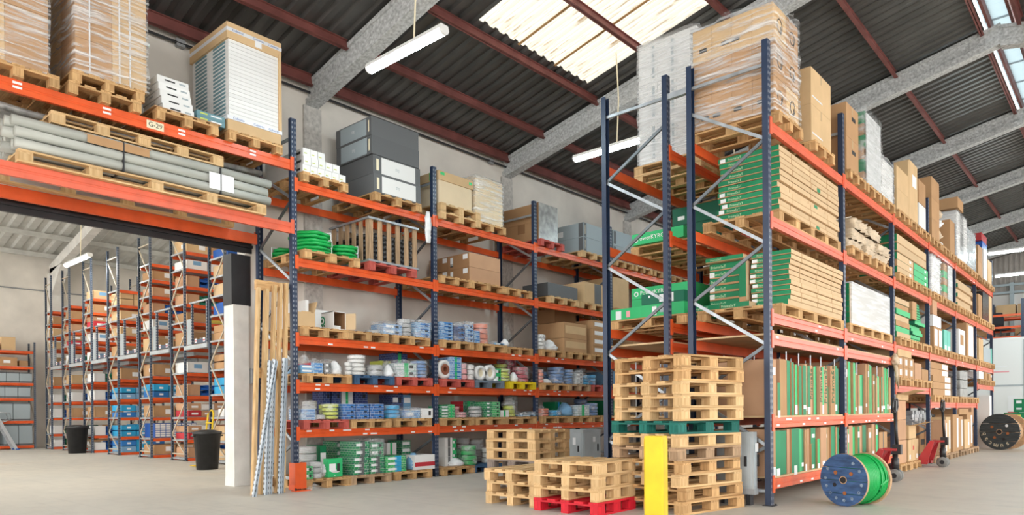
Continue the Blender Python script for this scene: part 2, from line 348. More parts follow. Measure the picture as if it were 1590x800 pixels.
def coil_pack(x, y, z, r, n, h, mat, look, ctx, filmed=True, hole=.55):
    """n coils of cable on top of each other, total height h, in clear film"""
    t = ob('coil_pack', None, None, (x, y, z), (0, 0, R.uniform(0, 6))); reg(t, look, 'cable coils', ctx)
    hh = h/n
    for i in range(n): ob('cable_coil', ring_mesh(r*.96, hh*.97, mat, hole), t, (R.uniform(-.012, .012), R.uniform(-.012, .012), i*hh))
    if filmed:
        def mk():
            rr = random.Random(int(r*1000)); p = []
            for i in range(9): p.append((r*(1.0+rr.uniform(0, .05)), h*i/8))
            b = MB().lathe([(r*.3, .002)]+p+[(r*.25, h*1.03)], 18, closed=False); return b.build('wrap', 'film_clear', True)
        ob('film', cached(('cw', round(r, 3), round(h, 3)), mk), t)
    return t
def bag(x, y, z, rx, ry, h, mat, look, ctx, cat='bag', taper=.6, amp=.12, name='plastic_bag'):
    return reg(ob(name, blob_mesh(rx, ry, h, mat, nseed(), amp=amp, taper=taper), None, (x, y, z)), look, cat, ctx)
PLOOK = {'wood': 'natural wood pallet', 'pale': 'pale new wood pallet', 'old': 'weathered brown pallet', 'grey': 'grey weathered pallet', 'red': 'faded red pallet', 'scarlet': 'bright red pallet',
         'navy': 'navy blue pallet', 'slate': 'slate blue pallet', 'yel': 'yellow pallet', 'grn': 'dark green pallet'}
def pallet(x, y, z, w=.8, d=1.2, tint='wood', ctx=None, rz=0, look=None, parts=True, top=5):
    """wooden pallet, w along y, d along x"""
    bw = .1 if w < .95 else .12; xs = (-d/2+.0725, 0, d/2-.0725) if d < 1.6 else tuple(-d/2+.0725+(d-.145)*i/4 for i in range(5)); ys = (-w/2+bw/2, 0, w/2-bw/2)
    tw = .12 if top == 5 else .1; ty = [-w/2+tw/2+(w-tw)*i/(top-1) for i in range(top)]
    if parts:
        t = ob('pallet', None, None, (x, y, z), (0, 0, rz)); reg(t, look or PLOOK[tint], 'pallet', ctx)
        jit = lambda: R.uniform(-.004, .004)
        for yy in ys: ob('bottom_board', boxm(d, bw, .021, tint+'_x'), t, (jit(), yy, 0))
        for xx in xs:
            for yy in ys: ob('block', boxm(.145, bw, .079, tint+'_z'), t, (xx, yy, .0215))
            ob('cross_board', boxm(.145, w, .0205, tint+'_y'), t, (xx, jit(), .101))
        for yy in ty: ob('top_board', boxm(d, tw, .0215, tint+'_x'), t, (jit(), yy, .122))
        return t
    def mk():
        b = MB()
        for yy in ys: b.box(-d/2, d/2, yy-bw/2, yy+bw/2, 0, .021)
        for xx in xs:
            for yy in ys: b.box(xx-.0725, xx+.0725, yy-bw/2, yy+bw/2, .0215, .1005)
            b.box(xx-.0725, xx+.0725, -w/2, w/2, .101, .1215)
        for yy in ty: b.box(-d/2, d/2, yy-tw/2, yy+tw/2, .122, .1435)
        return b.build('pallet', tint+'_x')
    return reg(ob('pallet', cached(('pal', w, d, tint, top), mk), None, (x, y, z), (0, 0, rz)), look or PLOOK[tint], 'pallet', ctx)
PH = .1445
# ------------------------------------------------------------------ the building
WX = -10.65                                   # inner face of the long wall
SL = .22; EAVE = 6.86; RIDGE_L, RIDGE_R = -2.28, -1.72; XE = 6.7
def roof_z(x): return EAVE+SL*(x-WX) if x < -2 else EAVE+SL*(RIDGE_L-WX)-SL*(x-RIDGE_R)
struct('floor', MB().box(-46, 16, -14, 60, -.2, 0).build('floor', 'floor'))
b = MB().box(WX-.25, WX, 5.62, 41, 0, EAVE-.06).box(WX-.25, WX, -9, 5.62, 3.95, EAVE-.06)
struct('wall_left', b.build('wall_left', ['plaster']))
for i, (z, m) in enumerate(((2.86, 'pillar_white'),)):
    struct('trim_1', MB().box(WX-.27, WX+.03, 5.40, 5.66, 0, z).box(WX-.275, WX+.035, 5.395, 5.665, 0, .12).build('jamb', m))
struct('trim_2', MB().box(WX-.26, WX+.02, 5.38, 5.70, 2.86, 3.66).build('steel_jamb', 'dark_steel'))
struct('trim_3', MB().box(WX-.02, WX+.03, -9, 5.72, 3.70, 3.86).box(WX+.03, WX+.07, -9, 5.72, 3.78, 3.82).build('header', 'dark_steel'))
struct('trim_4', MB().box(WX, WX+.09, 5.68, 5.86, 1.62, 1.86).box(WX+.09, WX+.13, 5.71, 5.83, 1.66, 1.82).build('switch_box', 'grey_plastic'))
ceil = ob('ceiling', None); ceil['kind'] = 'structure'
RAFT_Y = [1.85+5*k for k in range(8)]
def sheet_mesh(length, mat, pitch=.25, hgt=.05, width=1.0):
    def mk():
        prof = []; n = int(width/pitch)
        for i in range(n):
            y = i*pitch; prof += [(y, 0), (y+pitch*.42, 0), (y+pitch*.56, hgt), (y+pitch*.86, hgt)]
        prof.append((width, 0)); b = MB(); m = len(prof)
        for x in (0, length): b.v += [(x, y, z) for y, z in prof]
        for x in (0, length): b.v += [(x, y, z+.004) for y, z in prof]
        for o in (0, 2*m):
            for i in range(m-1): b.face((o+i, o+i+1, o+m+i+1, o+m+i))
        return b.build('sheet', mat)
    return cached(('sheet', round(length, 2), mat, pitch), mk)
ang = math.atan(SL); cs = math.cos(ang)
def sheet(x0, x1, y, mat, name='roof_sheet', side=-1):
    L = (x1-x0)/cs
    if side < 0: ob(name, sheet_mesh(L, mat), ceil, (x0, y, roof_z(x0)), (0, -ang, 0))
    else: ob(name, sheet_mesh(L, mat), ceil, (x0, y, roof_z(x0)), (0, ang, 0))
LIGHTS_L = (8.2, 9.2, 10.2, 23.2, 24.2, 25.2, 33.2, 34.2, 35.2); ADDED_LIGHTS_R = (-1.8, -.8, .2, 8.2, 9.2, 10.2, 18.2, 19.2, 20.2, 28.2, 29.2, 30.2)  # all but the first left trio are unseen skylights added to bring in daylight
for k in range(-6, 40):
    y = k+.2
    if y in LIGHTS_L:
        sheet(WX-.3, -7.93, y, 'roof_metal'); sheet(-7.93, -5.3, y, 'skylight', 'skylight_sheet'); sheet(-5.3, RIDGE_L, y, 'roof_metal')
    else: sheet(WX-.3, RIDGE_L, y, 'roof_metal')
    if y in ADDED_LIGHTS_R:
        sheet(RIDGE_R, 1.3, y, 'roof_metal', side=1); sheet(1.3, 4.0, y, 'skylight', 'skylight_sheet', 1); sheet(4.0, XE+.3, y, 'roof_metal', side=1)  # unseen skylight added on this slope to light the right rack front
    else: sheet(RIDGE_R, XE+.3, y, 'roof_metal', side=1)
zr = roof_z(RIDGE_L)
for y in (9.2, 10.2, 24.2, 25.2): ob('sheet_joint', MB().bar((-7.95, y, roof_z(-7.95)-.006), (-5.3, y, roof_z(-5.3)-.006), .05, .01).build('joint', 'joint_brown'), ceil)
for k in range(-5, 32):
    ob('ridge_pane', cached('ridgepane', lambda: MB().box(-.27, .27, -.59, .59, 0, .012).build('pane', 'ridge_light')), ceil, (-2.0, k*1.2+.6, zr+.12))
    ob('glazing_bar', cached('ridgebar', lambda: MB().box(-.27, .27, -.012, .012, 0, .03).build('bar', 'galv')), ceil, (-2.0, k*1.2, zr+.09))
def purlin(x, y0, y1, d=.16, w=.07):
    L = y1-y0; o = ob('purlin', cached(('purlin', round(L, 2), d), lambda: MB().box(-w/2, w/2, 0, L, -d, -d+.012).box(-.006, .006, 0, L, -d, 0).box(-w/2, w/2, 0, L, -.012, 0).build('purlin', 'purlin')), ceil, (x, y0, roof_z(x)-.008))
    o.rotation_euler = (0, -ang if x < -2 else ang, 0)
PX = [-10.50, -9.48, -8.10, -6.70, -5.30, -3.87, -2.33, -1.66, .1, 1.6, 3.1, 4.6, 6.2]
ys = [-6.0]+RAFT_Y+[39.5]
for x in PX:
    for a, c in zip(ys[:-1], ys[1:]): purlin(x, a+(.1 if a > -6 else 0), c-.1, .2 if x == PX[0] else .16)
for x in (-2.17, -1.8):
    ob('purlin', MB().box(-.025, .025, -6, 39.5, -.12, .12).build('curb', 'purlin'), ceil, (x, 0, zr+.06))
def rafter(y):
    b = MB(); dz = .47
    for (w, t0, t1) in ((.22, -dz, -dz+.13), (.14, -dz+.13, -.12), (.2, -.12, -.05)):
        for (xa, xb) in ((WX-.05, -2.0), (-2.0, XE)):
            za = roof_z(WX)+SL*(xa-WX) if xb <= -2 else zr; zb = zr+.04 if xb <= -2 else roof_z(XE)
            b.prism([(xa, za+t0), (xb, zb+t0), (xb, zb+t1), (xa, za+t1)], 'y', y-w/2, y+w/2)
    return ob('rafter', b.build('rafter', 'concrete'), ceil)
for y in RAFT_Y: rafter(y)
for y in RAFT_Y[1:]:
    ob('wall_column', MB().box(WX-.01, WX+.05, y-.17, y+.17, 0, 6.4).build('column', 'column_grey'), ceil)
b = MB(); b.tube([(WX+.08, -4, 6.62), (WX+.08, 39, 6.62)], .02, 6); ob('conduit', b.build('conduit', 'dark_steel'), ceil)
for y in (4.6, 11.3, 15.6): ob('junction_box', boxm(.07, .13, .11, 'grey_plastic'), ceil, (WX+.06, y, 6.57))
# far gable, ribbed cladding over pale windows
b = MB().box(WX, XE, 39.6, 39.8, 0, 9.4)
for i in range(90): b.box(WX+i*.2, WX+i*.2+.07, 39.55, 39.6, 0, 9.2)
struct('wall_back', b.build('gable', 'cladding'))
w1 = ob('window_1', None); w1['kind'] = 'structure'
for i in range(7):
    x = -6.6+i*1.5
    ob('pane', boxm(1.4, .03, .75, 'white_panel'), w1, (x, 39.5, 4.7)); ob('pane', boxm(1.4, .03, .75, 'white_panel'), w1, (x, 39.5, 5.6)); ob('mullion', boxm(.16, .12, 3.2, 'pale_blue'), w1, (x+.75, 39.45, 3.7))
for z in (5.5, 6.75, 6.4, 4.6): ob('rail', boxm(10.6, .12, .1, 'pale_blue'), w1, (-2.1, 39.42, z))
# white office partition in front of it with a storage deck on top
PY = 33.0
p = ob('wall_partition', boxm(13.0, .1, 3.75, 'white_panel'), None, (-4.0, PY, 0)); p['kind'] = 'structure'
for x in (-7.4, -5.2, -3.27, -1.2, .9): ob('joint_strip', boxm(.05, .02, 3.75, 'steel_grey'), p, (x+4.0, -.06, 0))
ob('joint_strip', boxm(13.0, .02, .06, 'steel_grey'), p, (0, -.06, 1.98)); ob('joint_strip', boxm(13.0, .14, .1, 'white_panel'), p, (0, 0, 3.75))
ob('floor_deck', boxm(13.0, 6.4, .08, 'plywood'), p, (0, 3.25, 3.72))
d1 = ob('door_1', boxm(.95, .06, 1.95, 'white_panel'), None, (-3.85, PY-.09, 0)); d1['kind'] = 'structure'
ob('notice', boxm(.3, .01, .62, 'paper'), d1, (.22, -.035, 1.0)); ob('notice_edge', boxm(.32, .008, .03, 'red_box'), d1, (.22, -.037, .97)); ob('handle', boxm(.03, .06, .16, 'dark_steel'), d1, (.4, -.05, .95))
for k, (z, wd2) in enumerate(((2.72, .5), (2.52, .62))): ob('wall_lettering', boxm(wd2, .01, .05, 'paper' if k == 0 else 'pink'), p, (-.05, -.058, z))
def lamp(x0, x1, y, z, label, cable_top, mat='lamp'):
    t = thing('ceiling_lamp', label, 'lamp', ((x0+x1)/2, y, z), 0, 'hanging fluorescent lamps'); L = x1-x0
    def half(r, z0, n=10): return [(r*math.cos(pi+pi*i/n), z0+r*.9*math.sin(pi+pi*i/n)) for i in range(n+1)]
    ob('housing', cached(('lh', round(L, 2)), lambda: MB().prism([(-.075, 0), (.075, 0), (.06, .055), (-.06, .055)], 'x', -L/2, L/2).build('housing', 'white_panel')), t)
    ob('diffuser', cached(('ld', round(L, 2), mat), lambda: MB().prism(half(.068, -.002), 'x', -L/2+.02, L/2-.02).build('diffuser', mat, True)), t)
    for s in (-1, 1): ob('end_cap', cached('lec', lambda: MB().prism(half(.074, .0)+[(.06, .056), (-.06, .056)], 'x', -.012, .012).build('cap', 'white_panel')), t, (s*L/2, 0, 0))
    H = cable_top-z-.05
    ob('suspension_cable', MB().tube([(0, 0, .05), (.03, .02, H*.5), (0, 0, H)], .012, 6).build('cable', 'cream'), t, (L*.12, 0, 0))
    return t
lamp(-7.95, -6.45, 6.05, 5.9, 'lit fluorescent lamp hanging nearest, in front of the roof skylight', roof_z(-7.1))
lamp(-7.94, -6.44, 10.8, 5.9, 'lit fluorescent lamp behind the white wrapped tall stack', roof_z(-7.1))
for k, y in enumerate((15.6, 20.4)): lamp(-7.9, -6.4, y, 5.9, ('lit fluorescent lamp hidden further along the left aisle', 'lit fluorescent lamp at the far end of the left aisle')[k], roof_z(-7.1))
lamp(-3.46, -1.96, 26.0, 5.9, 'upper of two far lit lamps beyond the right rack end', roof_z(-2.7)); lamp(-3.86, -2.36, 30.6, 5.9, 'lower of two far lit lamps above the white partition', roof_z(-3.1))
for k, y in enumerate((6.0, 13.0, 20.0)): lamp(1.4, 2.9, y, 5.9, ('lit lamp over the open floor behind the viewer', 'lit lamp over the open floor right of the cable reel', 'lit lamp over the far open floor')[k], roof_z(2.1))

# ------------------------------------------------------------------ pallet racks
def upright_me(h, mat): return cached(('up', round(h, 2), mat), lambda: MB().prism([(.035, -.045), (.035, .045), (-.035, .045), (-.035, .036), (.026, .036), (.026, -.036), (-.035, -.036), (-.035, -.045)], 'z', 0, h).build('upright', mat))
def beam_me(L, h=.12, mat='orange'): return cached(('beam', round(L, 2), h, mat), lambda: MB().prism([(-.025, -h), (.025, -h), (.025, -h*.6), (.018, -h*.55), (.018, -h*.45), (.025, -h*.4), (.025, 0), (-.025, 0)], 'y', -L/2, L/2).build('beam', mat))
def post(parent, x, y, h, face=1, mat='upright'):
    o = ob('upright', upright_me(h, mat), parent, (x-face*.035, y, 0), (0, 0, 0 if face > 0 else pi))
    ob('foot_plate', cached('foot', lambda: MB().box(-.06, .07, -.07, .07, 0, .008).tube([(.055, .055, 0), (.055, .055, .02)], .009, 6).build('foot', 'dark_steel')), o)
    return o
def frame(parent, xf, xb, y, h, nodes, mat='galv', umat='upright', w=.04):
    for x_, f_ in ((xf, 1), (xb, -1)):
        o_ = post(parent, x_, y, h, f_, umat)
        if umat != 'upright': o_.scale = (.6, .6, 1)
    xa, xc = xf-.05, xb+.05
    for z in (h-.28, .17): ob('brace', MB().bar((xa, y, z), (xc, y, z), .03, w).build('brace', mat), parent)
    for (s0, z0), (s1, z1) in zip(nodes[:-1], nodes[1:]):
        ob('brace', MB().bar((xa if s0 == 'f' else xc, y, z0), (xa if s1 == 'f' else xc, y, z1), .026, w, 0 if z0 != z0 else (1 if s0 == 'f' else 0)).build('brace', [mat, 'galv_shaded' if mat == 'galv' else mat]), parent)  # every other brace takes the shade-darkened galv
def beam(parent, x, y0, y1, z, face=1, h=.12, mat='orange', labels=0):
    L = y1-y0-.09; o = ob('beam', beam_me(L, h, mat), parent, (x-face*.025, (y0+y1)/2, z), (0, 0, 0 if face > 0 else pi))
    for s in (-1, 1): ob('beam_connector', cached(('conn', mat), lambda: MB().box(.0, .012, -.028, .028, -.16, .045).build('connector', mat)), o, (.026, s*(L/2+.012), 0))
    for i in range(labels):
        yy = R.uniform(-L/2+.1, L/2-.1); ob('shelf_label', boxm(.003, .085, .024, 'paper'), o, (.0265, yy, -h*(.3 if R.random() < .5 else .86)))
    return o
XL, YL = -9.35, 5.71; XLB = -10.40
LEV = dict(A=4.5965, B=3.447, C=2.2935, D=1.594, E=.893)
NODB = [('f', 4.86), ('b', 4.3), ('f', 3.74), ('b', 3.13), ('f', 2.55), ('b', 1.93), ('f', 1.33), ('b', .73), ('f', .2)]
NOD = [('b', 4.88), ('f', 4.33), ('b', 3.72), ('f', 3.1), ('b', 2.5), ('f', 1.9), ('b', 1.3), ('f', .7), ('b', .2)]
rl = thing('pallet_rack', 'long blue and orange pallet rack against the plaster wall, spanning the doorway', 'pallet rack', (0, 0, 0))
LY_POST = [YL+2.8*k for k in range(6)]
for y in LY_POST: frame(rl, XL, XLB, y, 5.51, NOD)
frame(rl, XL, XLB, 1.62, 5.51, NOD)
for k in range(5):
    for n, z in LEV.items():
        beam(rl, XL, LY_POST[k], LY_POST[k+1], z, 1, .12, 'orange', (0 if n in 'AB' else (4, 8, 10)['CDE'.index(n)]) if k < 3 else 0); beam(rl, XLB, LY_POST[k], LY_POST[k+1], z, -1)
for z, h in ((4.885, .15), (3.955, .155)):
    beam(rl, XL, 1.62, YL, z, 1, h, 'orange' if z > 4 else 'orange_pale'); beam(rl, XLB, 1.62, YL, z, -1, h)
g = [o for o in rl.children if o.name.startswith('beam') and abs(o.location.z-4.885) < .01 and o.location.x > -9.5][0]
gy = at_x(241, 196, XL).y-g.location.y
ob('bay_sign', boxm(.004, .21, .1, 'cream'), g, (.028, gy, -.125)); text('G-29', .085, 'ink', g, (.0305, gy, -.075), FACE_ROT['X+'])
for uu in (27, 166, 282, 392):
    yy = at_x(uu, 160, XL).y-g.location.y
    for zz in (-.05, -.1): ob('shelf_label', boxm(.003, .09, .026, 'paper'), g, (.0265, yy, zz))
XR, YR = -3.235, 8.24; XR1, XR2, XR3 = -4.28, -4.557, -5.573
RL = dict(T=4.54, M=3.42, L=2.2756, P=2.02, S=1.035, G=.31)
rr_ = thing('pallet_rack', 'double blue and orange pallet rack behind the tall pallet stack, receding into depth', 'pallet rack', (0, 0, 0))
RY_POST = [YR+2.8*k for k in range(7)]
for y in RY_POST:
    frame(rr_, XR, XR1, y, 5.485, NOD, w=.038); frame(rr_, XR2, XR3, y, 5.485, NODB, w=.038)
    for z in (5.2,): ob('row_spacer', MB().box(XR2, XR1, y-.03, y+.03, z-.035, z+.035).build('spacer', 'galv'), rr_)
for k in range(6):
    lv = [4.54, 3.42, 2.2756] + ([2.02, 1.035, .31] if k < 2 else [1.55] if k == 2 else [1.27] if k < 5 else [1.78])
    for z in lv:
        beam(rr_, XR, RY_POST[k], RY_POST[k+1], z, 1, .12, 'orange_pale' if z > 1.1 else 'orange', 8 if z == 1.035 else 4 if z == .31 else 2 if z in (2.02, 2.2756) else 0)
        beam(rr_, XR1, RY_POST[k], RY_POST[k+1], z, -1)
    for z in [4.54, 3.42, 2.2756, 2.02] + ([1.035, .31] if k < 2 else []):
        beam(rr_, XR2, RY_POST[k], RY_POST[k+1], z, 1); beam(rr_, XR3, RY_POST[k], RY_POST[k+1], z, -1)
for k in range(2):
    y0, y1 = RY_POST[k]+.06, RY_POST[k+1]-.06
    for z in (2.02, 1.035, .31):
        ob('shelf_panel', boxm(1.0, y1-y0, .022, 'plywood'), rr_, ((XR+XR1)/2, (y0+y1)/2, z+.001)); ob('shelf_panel', boxm(.96, y1-y0, .022, 'plywood'), rr_, ((XR2+XR3)/2, (y0+y1)/2, z+.001))
    for row, xm in ((1, (-4.65, -5.05, -5.45)),):
        for xx in xm:
            for i in range(7): ob('divider_rod', cached('rod', lambda: MB().tube([(0, 0, 0), (0, 0, .80)], .009, 6).build('rod', 'galv')), rr_, (xx, y0+.15+i*.4, 1.058))
# ------------------------------------------------------------------ goods on the wall rack
FX = -9.32
def LYu(u, dx=0, v=500): return at_x(u, v, FX-dx).y
def LZu(u, v, dx=0): return at_x(u, v, FX-dx).z
BAYN = ['first bay', 'second bay', 'third bay', 'fourth bay']
LEVN = dict(A='top shelf', B='second-highest shelf', C='middle shelf', D='lower shelf', E='lowest shelf', F='floor')
def LCTX(lev, k): return '%s, %s of wall rack' % (LEVN[lev], BAYN[k])
def LBASE(lev): return (LEV[lev] if lev != 'F' else 0.0)
def lclamp(k, y0, y1):
    lo, hi = LY_POST[k]+.075, LY_POST[k+1]-.075
    if y0 < lo: y1 = min(hi, y1+(lo-y0)*.6); y0 = lo
    if y1 > hi: y0 = max(lo, y0-(y1-hi)); y1 = hi
    return y0, y1
def lpal(lev, k, u0, u1, tint='wood', w=None, dx=0, n=1, parts=True):
    y0, y1 = LYu(u0, dx-.05), LYu(u1, dx-.05); w = w or (.8 if y1-y0 < .9 else 1.0); cy_ = min(max((y0+y1)/2, LY_POST[k]+.085+w/2), LY_POST[k+1]-.085-w/2); y0 = y1 = cy_
    for i in range(n): pallet(FX+.05-dx-.6, (y0+y1)/2, LBASE(lev)+.001+i*(PH+.001), w, 1.2, tint, LCTX(lev, k), parts=parts)
def lz0(lev, n=1): return LBASE(lev)+.002+n*(PH+.001) if n else LBASE(lev)+.002
def lcoil(lev, k, u0, u1, v, n, mat, look, dx=0., filmed=True, z=None):
    y0, y1 = lclamp(k, LYu(u0, dx), LYu(u1, dx)); r = (y1-y0)/2; z0 = z if z is not None else lz0(lev); h = max(.05, LZu((u0+u1)/2, v, dx)-z0)
    return coil_pack(FX-dx-r, (y0+y1)/2, z0, r, n, h, mat, look+' coils', LCTX(lev, k), filmed)
def lbox(lev, k, u0, u1, v, depth, mat, look, n=1, dx=0., fm=None, stk=None, wrap=False, z=None, name='cable_carton', tape=None, np=1):
    y0, y1 = lclamp(k, LYu(u0, dx), LYu(u1, dx)); z0 = z if z is not None else lz0(lev, np); h = max(.04, LZu(u0, v, dx)-z0); hh = h/n; d = y1-y0; r = []
    for i in range(n):
        o = carton(FX-dx-depth/2, (y0+y1)/2, z0+i*hh, depth, d-.004, hh-.003, mat, look, LCTX(lev, k), fm=fm, name=name, tape=tape); r.append(o)
        s = stk or 'ad'
        if 'a' in s: sticker(o, 'X+', depth, d, -d*.18, hh*.72, d*.42, hh*.40, 'paper', 'printed_panel')
        if 'd' in s: sticker(o, 'X+', depth, d, d*.22, hh*.72, d*.20, hh*.45, 'ink', 'printed_panel')
        if 'w' in s: sticker(o, 'X+', depth, d, 0, hh*.75, d*.8, hh*.45, 'paper', 'printed_panel')
        if 'g' in s: sticker(o, 'X+', depth, d, -d*.05, hh*.99, d*.22, hh*.98, 'green_lite', 'printed_panel')
        if 'c' in s: sticker(o, 'X+', depth, d, d*.1, hh*.98, d*.3, hh*.96, 'cyan', 'printed_panel')
        if 'k' in s: sticker(o, 'X+', depth, d, d*.05, hh*.98, d*.28, hh*.96, 'char_box', 'printed_panel')
        if 'r' in s: sticker(o, 'X+', depth, d, 0, hh*.5, d*.98, hh*.28, 'red_box', 'printed_panel')
        if 'b' in s: sticker(o, 'X+', depth, d, d*.1, hh*.8, d*.6, hh*.3, 'blue_box', 'printed_panel')
        if 'e' in s: sticker(o, 'Y-', depth, d, -depth*.2, hh*.75, depth*.4, hh*.5, 'paper', 'printed_panel')
    if wrap: ob('film', film_box(depth, d, h*1.02, 'film_clear', nseed(), .02, .008, .05), r[0])
    return r
def lbag(lev, k, u0, u1, v, mat, look, dx=0., taper=.55, z=None):
    y0, y1 = lclamp(k, LYu(u0, dx), LYu(u1, dx)); r = (y1-y0)/2; z0 = z if z is not None else lz0(lev); h = max(.06, LZu((u0+u1)/2, v, dx)-z0)
    return bag(FX-dx-r, (y0+y1)/2, z0, r, r, h, mat, look, LCTX(lev, k), taper=taper)
def wrapped(name, look, ctx, x, y, z, w, d, h, nx, ny, nz, mats, fmat, cat='pallet load', fm=None, tape=False, peak=0, stk=None, amp=.012):
    """a block of cartons held together by stretch film"""
    t = ob(name, None, None, (x, y, z)); reg(t, look, cat, ctx); cw, cdp, ch = w/nx, d/ny, h/nz
    for i in range(nx):
        for j in range(ny):
            for k in range(nz):
                m = mats[(i*3+j+k*2) % len(mats)]
                c = ob('carton', boxm(cw-.004, cdp-.004, ch-.004, m, fm), t, (-w/2+cw*(i+.5), -d/2+cdp*(j+.5), k*ch))
                if stk:
                    if i == nx-1: stk(c, 'X+', cw, cdp, ch)
                    if j == 0: stk(c, 'Y-', cw, cdp, ch)
    if fmat: ob('film', film_box(w, d, h, fmat, nseed(), amp, .012, peak), t)
    return t
# --- above the doorway, upper level
ctxU = 'high shelf above the doorway'; zU = 4.886
def upal(u0, u1, n=1, w=.8, tint='wood', shift=0):
    y = (at_x(u0, 150, FX+.05).y+at_x(u1, 150, FX+.05).y)/2
    for i in range(n): pallet(FX+.05-.6, y+i*shift, zU+i*(PH+.001), w, 1.2, tint, ctxU)
    return y
y = upal(-32, 86)
def marks(c, f, cw, cdp, ch): pass
wrapped('wrapped_load', 'tan wrapped carton stack cut by the left picture edge', ctxU, FX-.54, y-.11, zU+PH+.002, 1.05, .84, 1.34, 2, 2, 2, ['kraft', 'kraft_light'], 'film')
y = upal(104, 222, 2, shift=.04)
t = wrapped('wrapped_load', 'tall tan wrapped carton stack with white straps on two pallets', ctxU, FX-.54, y+.09, zU+2*PH+.004, 1.05, .80, 1.26, 2, 2, 3, ['kraft_light', 'kraft'], 'film', peak=.03, amp=.03)
for a in (-.25, .08, .2): ob('strap', boxm(1.09, .012, 1.28, 'tape_white'), t, (0, a, 0))
y = upal(243, 340)
zb = zU+PH+.002
carton(FX-.5, y, zb, 1.1, .86, .012, 'kraft', 'brown card sheet under white flat boxes', ctxU, cat='cardboard', name='card_sheet')
yb = at_x(254, 160, FX).y
for i in range(5):
    o = carton(FX-.30-i*.012, yb+.20-(i*.012 if i else 0), zb+.013+i*.092, .55, .40, .088, 'white_box', 'white flat box with dark print', ctxU, name='cardboard_box')
    sticker(o, 'X+', .55, .40, -.04, .055, .13, .018, 'ink', 'printed_mark'); sticker(o, 'X+', .55, .40, .12, .06, .08, .02, 'grey_box', 'printed_mark'); sticker(o, 'Y-', .55, .4, 0, .06, .12, .02, 'grey_box', 'printed_mark')
for i in range(2):
    o = carton(FX-.20, yb+.63, zb+.013+i*.072, .36, .38, .07, 'teal_box', 'blue-grey flat box with yellow print', ctxU)
    sticker(o, 'X+', .36, .38, -.1, .05, .1, .018, 'lime', 'printed_mark'); sticker(o, 'X+', .36, .38, .07, .046, .15, .016, 'paper', 'printed_mark')
y = upal(356, 438)
t = ob('strapped_load', None, None, (FX-.55, y, zb)); reg(t, 'pallet load of white trays under a brown card cap', 'pallet load', ctxU)
for j in range(2):
    for i in range(20):
        c = ob('tray', boxm(.54, .76, .05, 'white_box'), t, (-.27+.55*j, 0, .2+i*.0535))
        ob('printed_panel', boxm(.36, .004, .03, 'teal_box'), c, (0, -.381, .008))
ob('base_card', boxm(1.12, .80, .20, 'kraft_light'), t, (0, 0, 0)); ob('cap_card', boxm(1.14, .82, .22, 'kraft_light'), t, (0, 0, 1.26)); ob('corner_post', boxm(.04, .04, 1.1, 'kraft_light'), t, (.555, .385, .2))
for z in (.15, 1.36):
    ob('printed_tape', boxm(1.146, .826, .05, 'tape_white'), t, (0, 0, z))
    for a in (-.25, .05, .28): text('Cubierto', .045, 'blue_ink', t, (.5755, a, z+.025), FACE_ROT['X+'])
ob('label_sticker', boxm(.004, .1, .1, 'paper'), t, (.573, .05, 1.28))
# --- above the doorway, lower level: long bundles
ctxV = 'lower shelf above the doorway'; zV = 3.957
y0, y1 = at_x(28, 240, FX+.05).y, at_x(414, 350, FX+.05).y
pallet(FX-.48, (y0+y1)/2, zV, 1.06, y1-y0, 'pale', ctxV, pi/2, 'extra long pale pallet under grey wrapped profiles', top=4)
t = ob('profile_bundle', None, None, (FX-.33, (y0+y1)/2, zV+PH+.002)); reg(t, 'grey-green film-wrapped bundle of long profiles with taped white paper', 'bundle', ctxV); L = y1-y0+.12
for r_ in range(3):
    for c in range(8):
        x = .32-c*.125; zc = .075+r_*.125; b = MB(); pts = [(x+R.uniform(-.012, .012), -L/2+L*i/6+R.uniform(-.05, .05)*(i in (0, 6)), zc+R.uniform(-.008, .008)) for i in range(7)]
        ob('wrapped_profile', b.tube(pts, .062, 8).build('profile', 'foam_grey', True), t)
ob('paper_sheet', boxm(.004, .34, .22, 'paper'), t, (.392, L/2-.72, .05)); ob('card_piece', boxm(.25, .75, .006, 'kraft'), t, (.25, -.45, .35)); ob('card_piece', boxm(.006, .7, .1, 'kraft'), t, (.39, -.45, .25))
for a in (-.4, .82): ob('strap', boxm(.79, .015, .36, 'dark_steel'), t, (0, a, 0))
ya, yc = at_x(82, 210, FX+.05).y, at_x(350, 260, FX+.05).y
pallet(FX-.36, (ya+yc)/2, zV+PH+.40, .72, yc-ya, 'pale', ctxV, pi/2, 'long pale pallet lying on top of the grey bundle', top=4)
t = ob('profile_bundle', None, None, (FX-.68, (y0+y1)/2-.05, zV+PH+.56)); reg(t, 'flat silver plastic-wrapped profiles on the upper long pallet', 'bundle', ctxV)
for c in range(5):
    b = MB(); pts = [(.25-c*.1+R.uniform(-.02, .02), -1.75+i*.58, .04+R.uniform(-.01, .015)) for i in range(7)]
    ob('wrapped_profile', b.tube(pts, .04, 8).build('profile', 'film_grey', True), t)
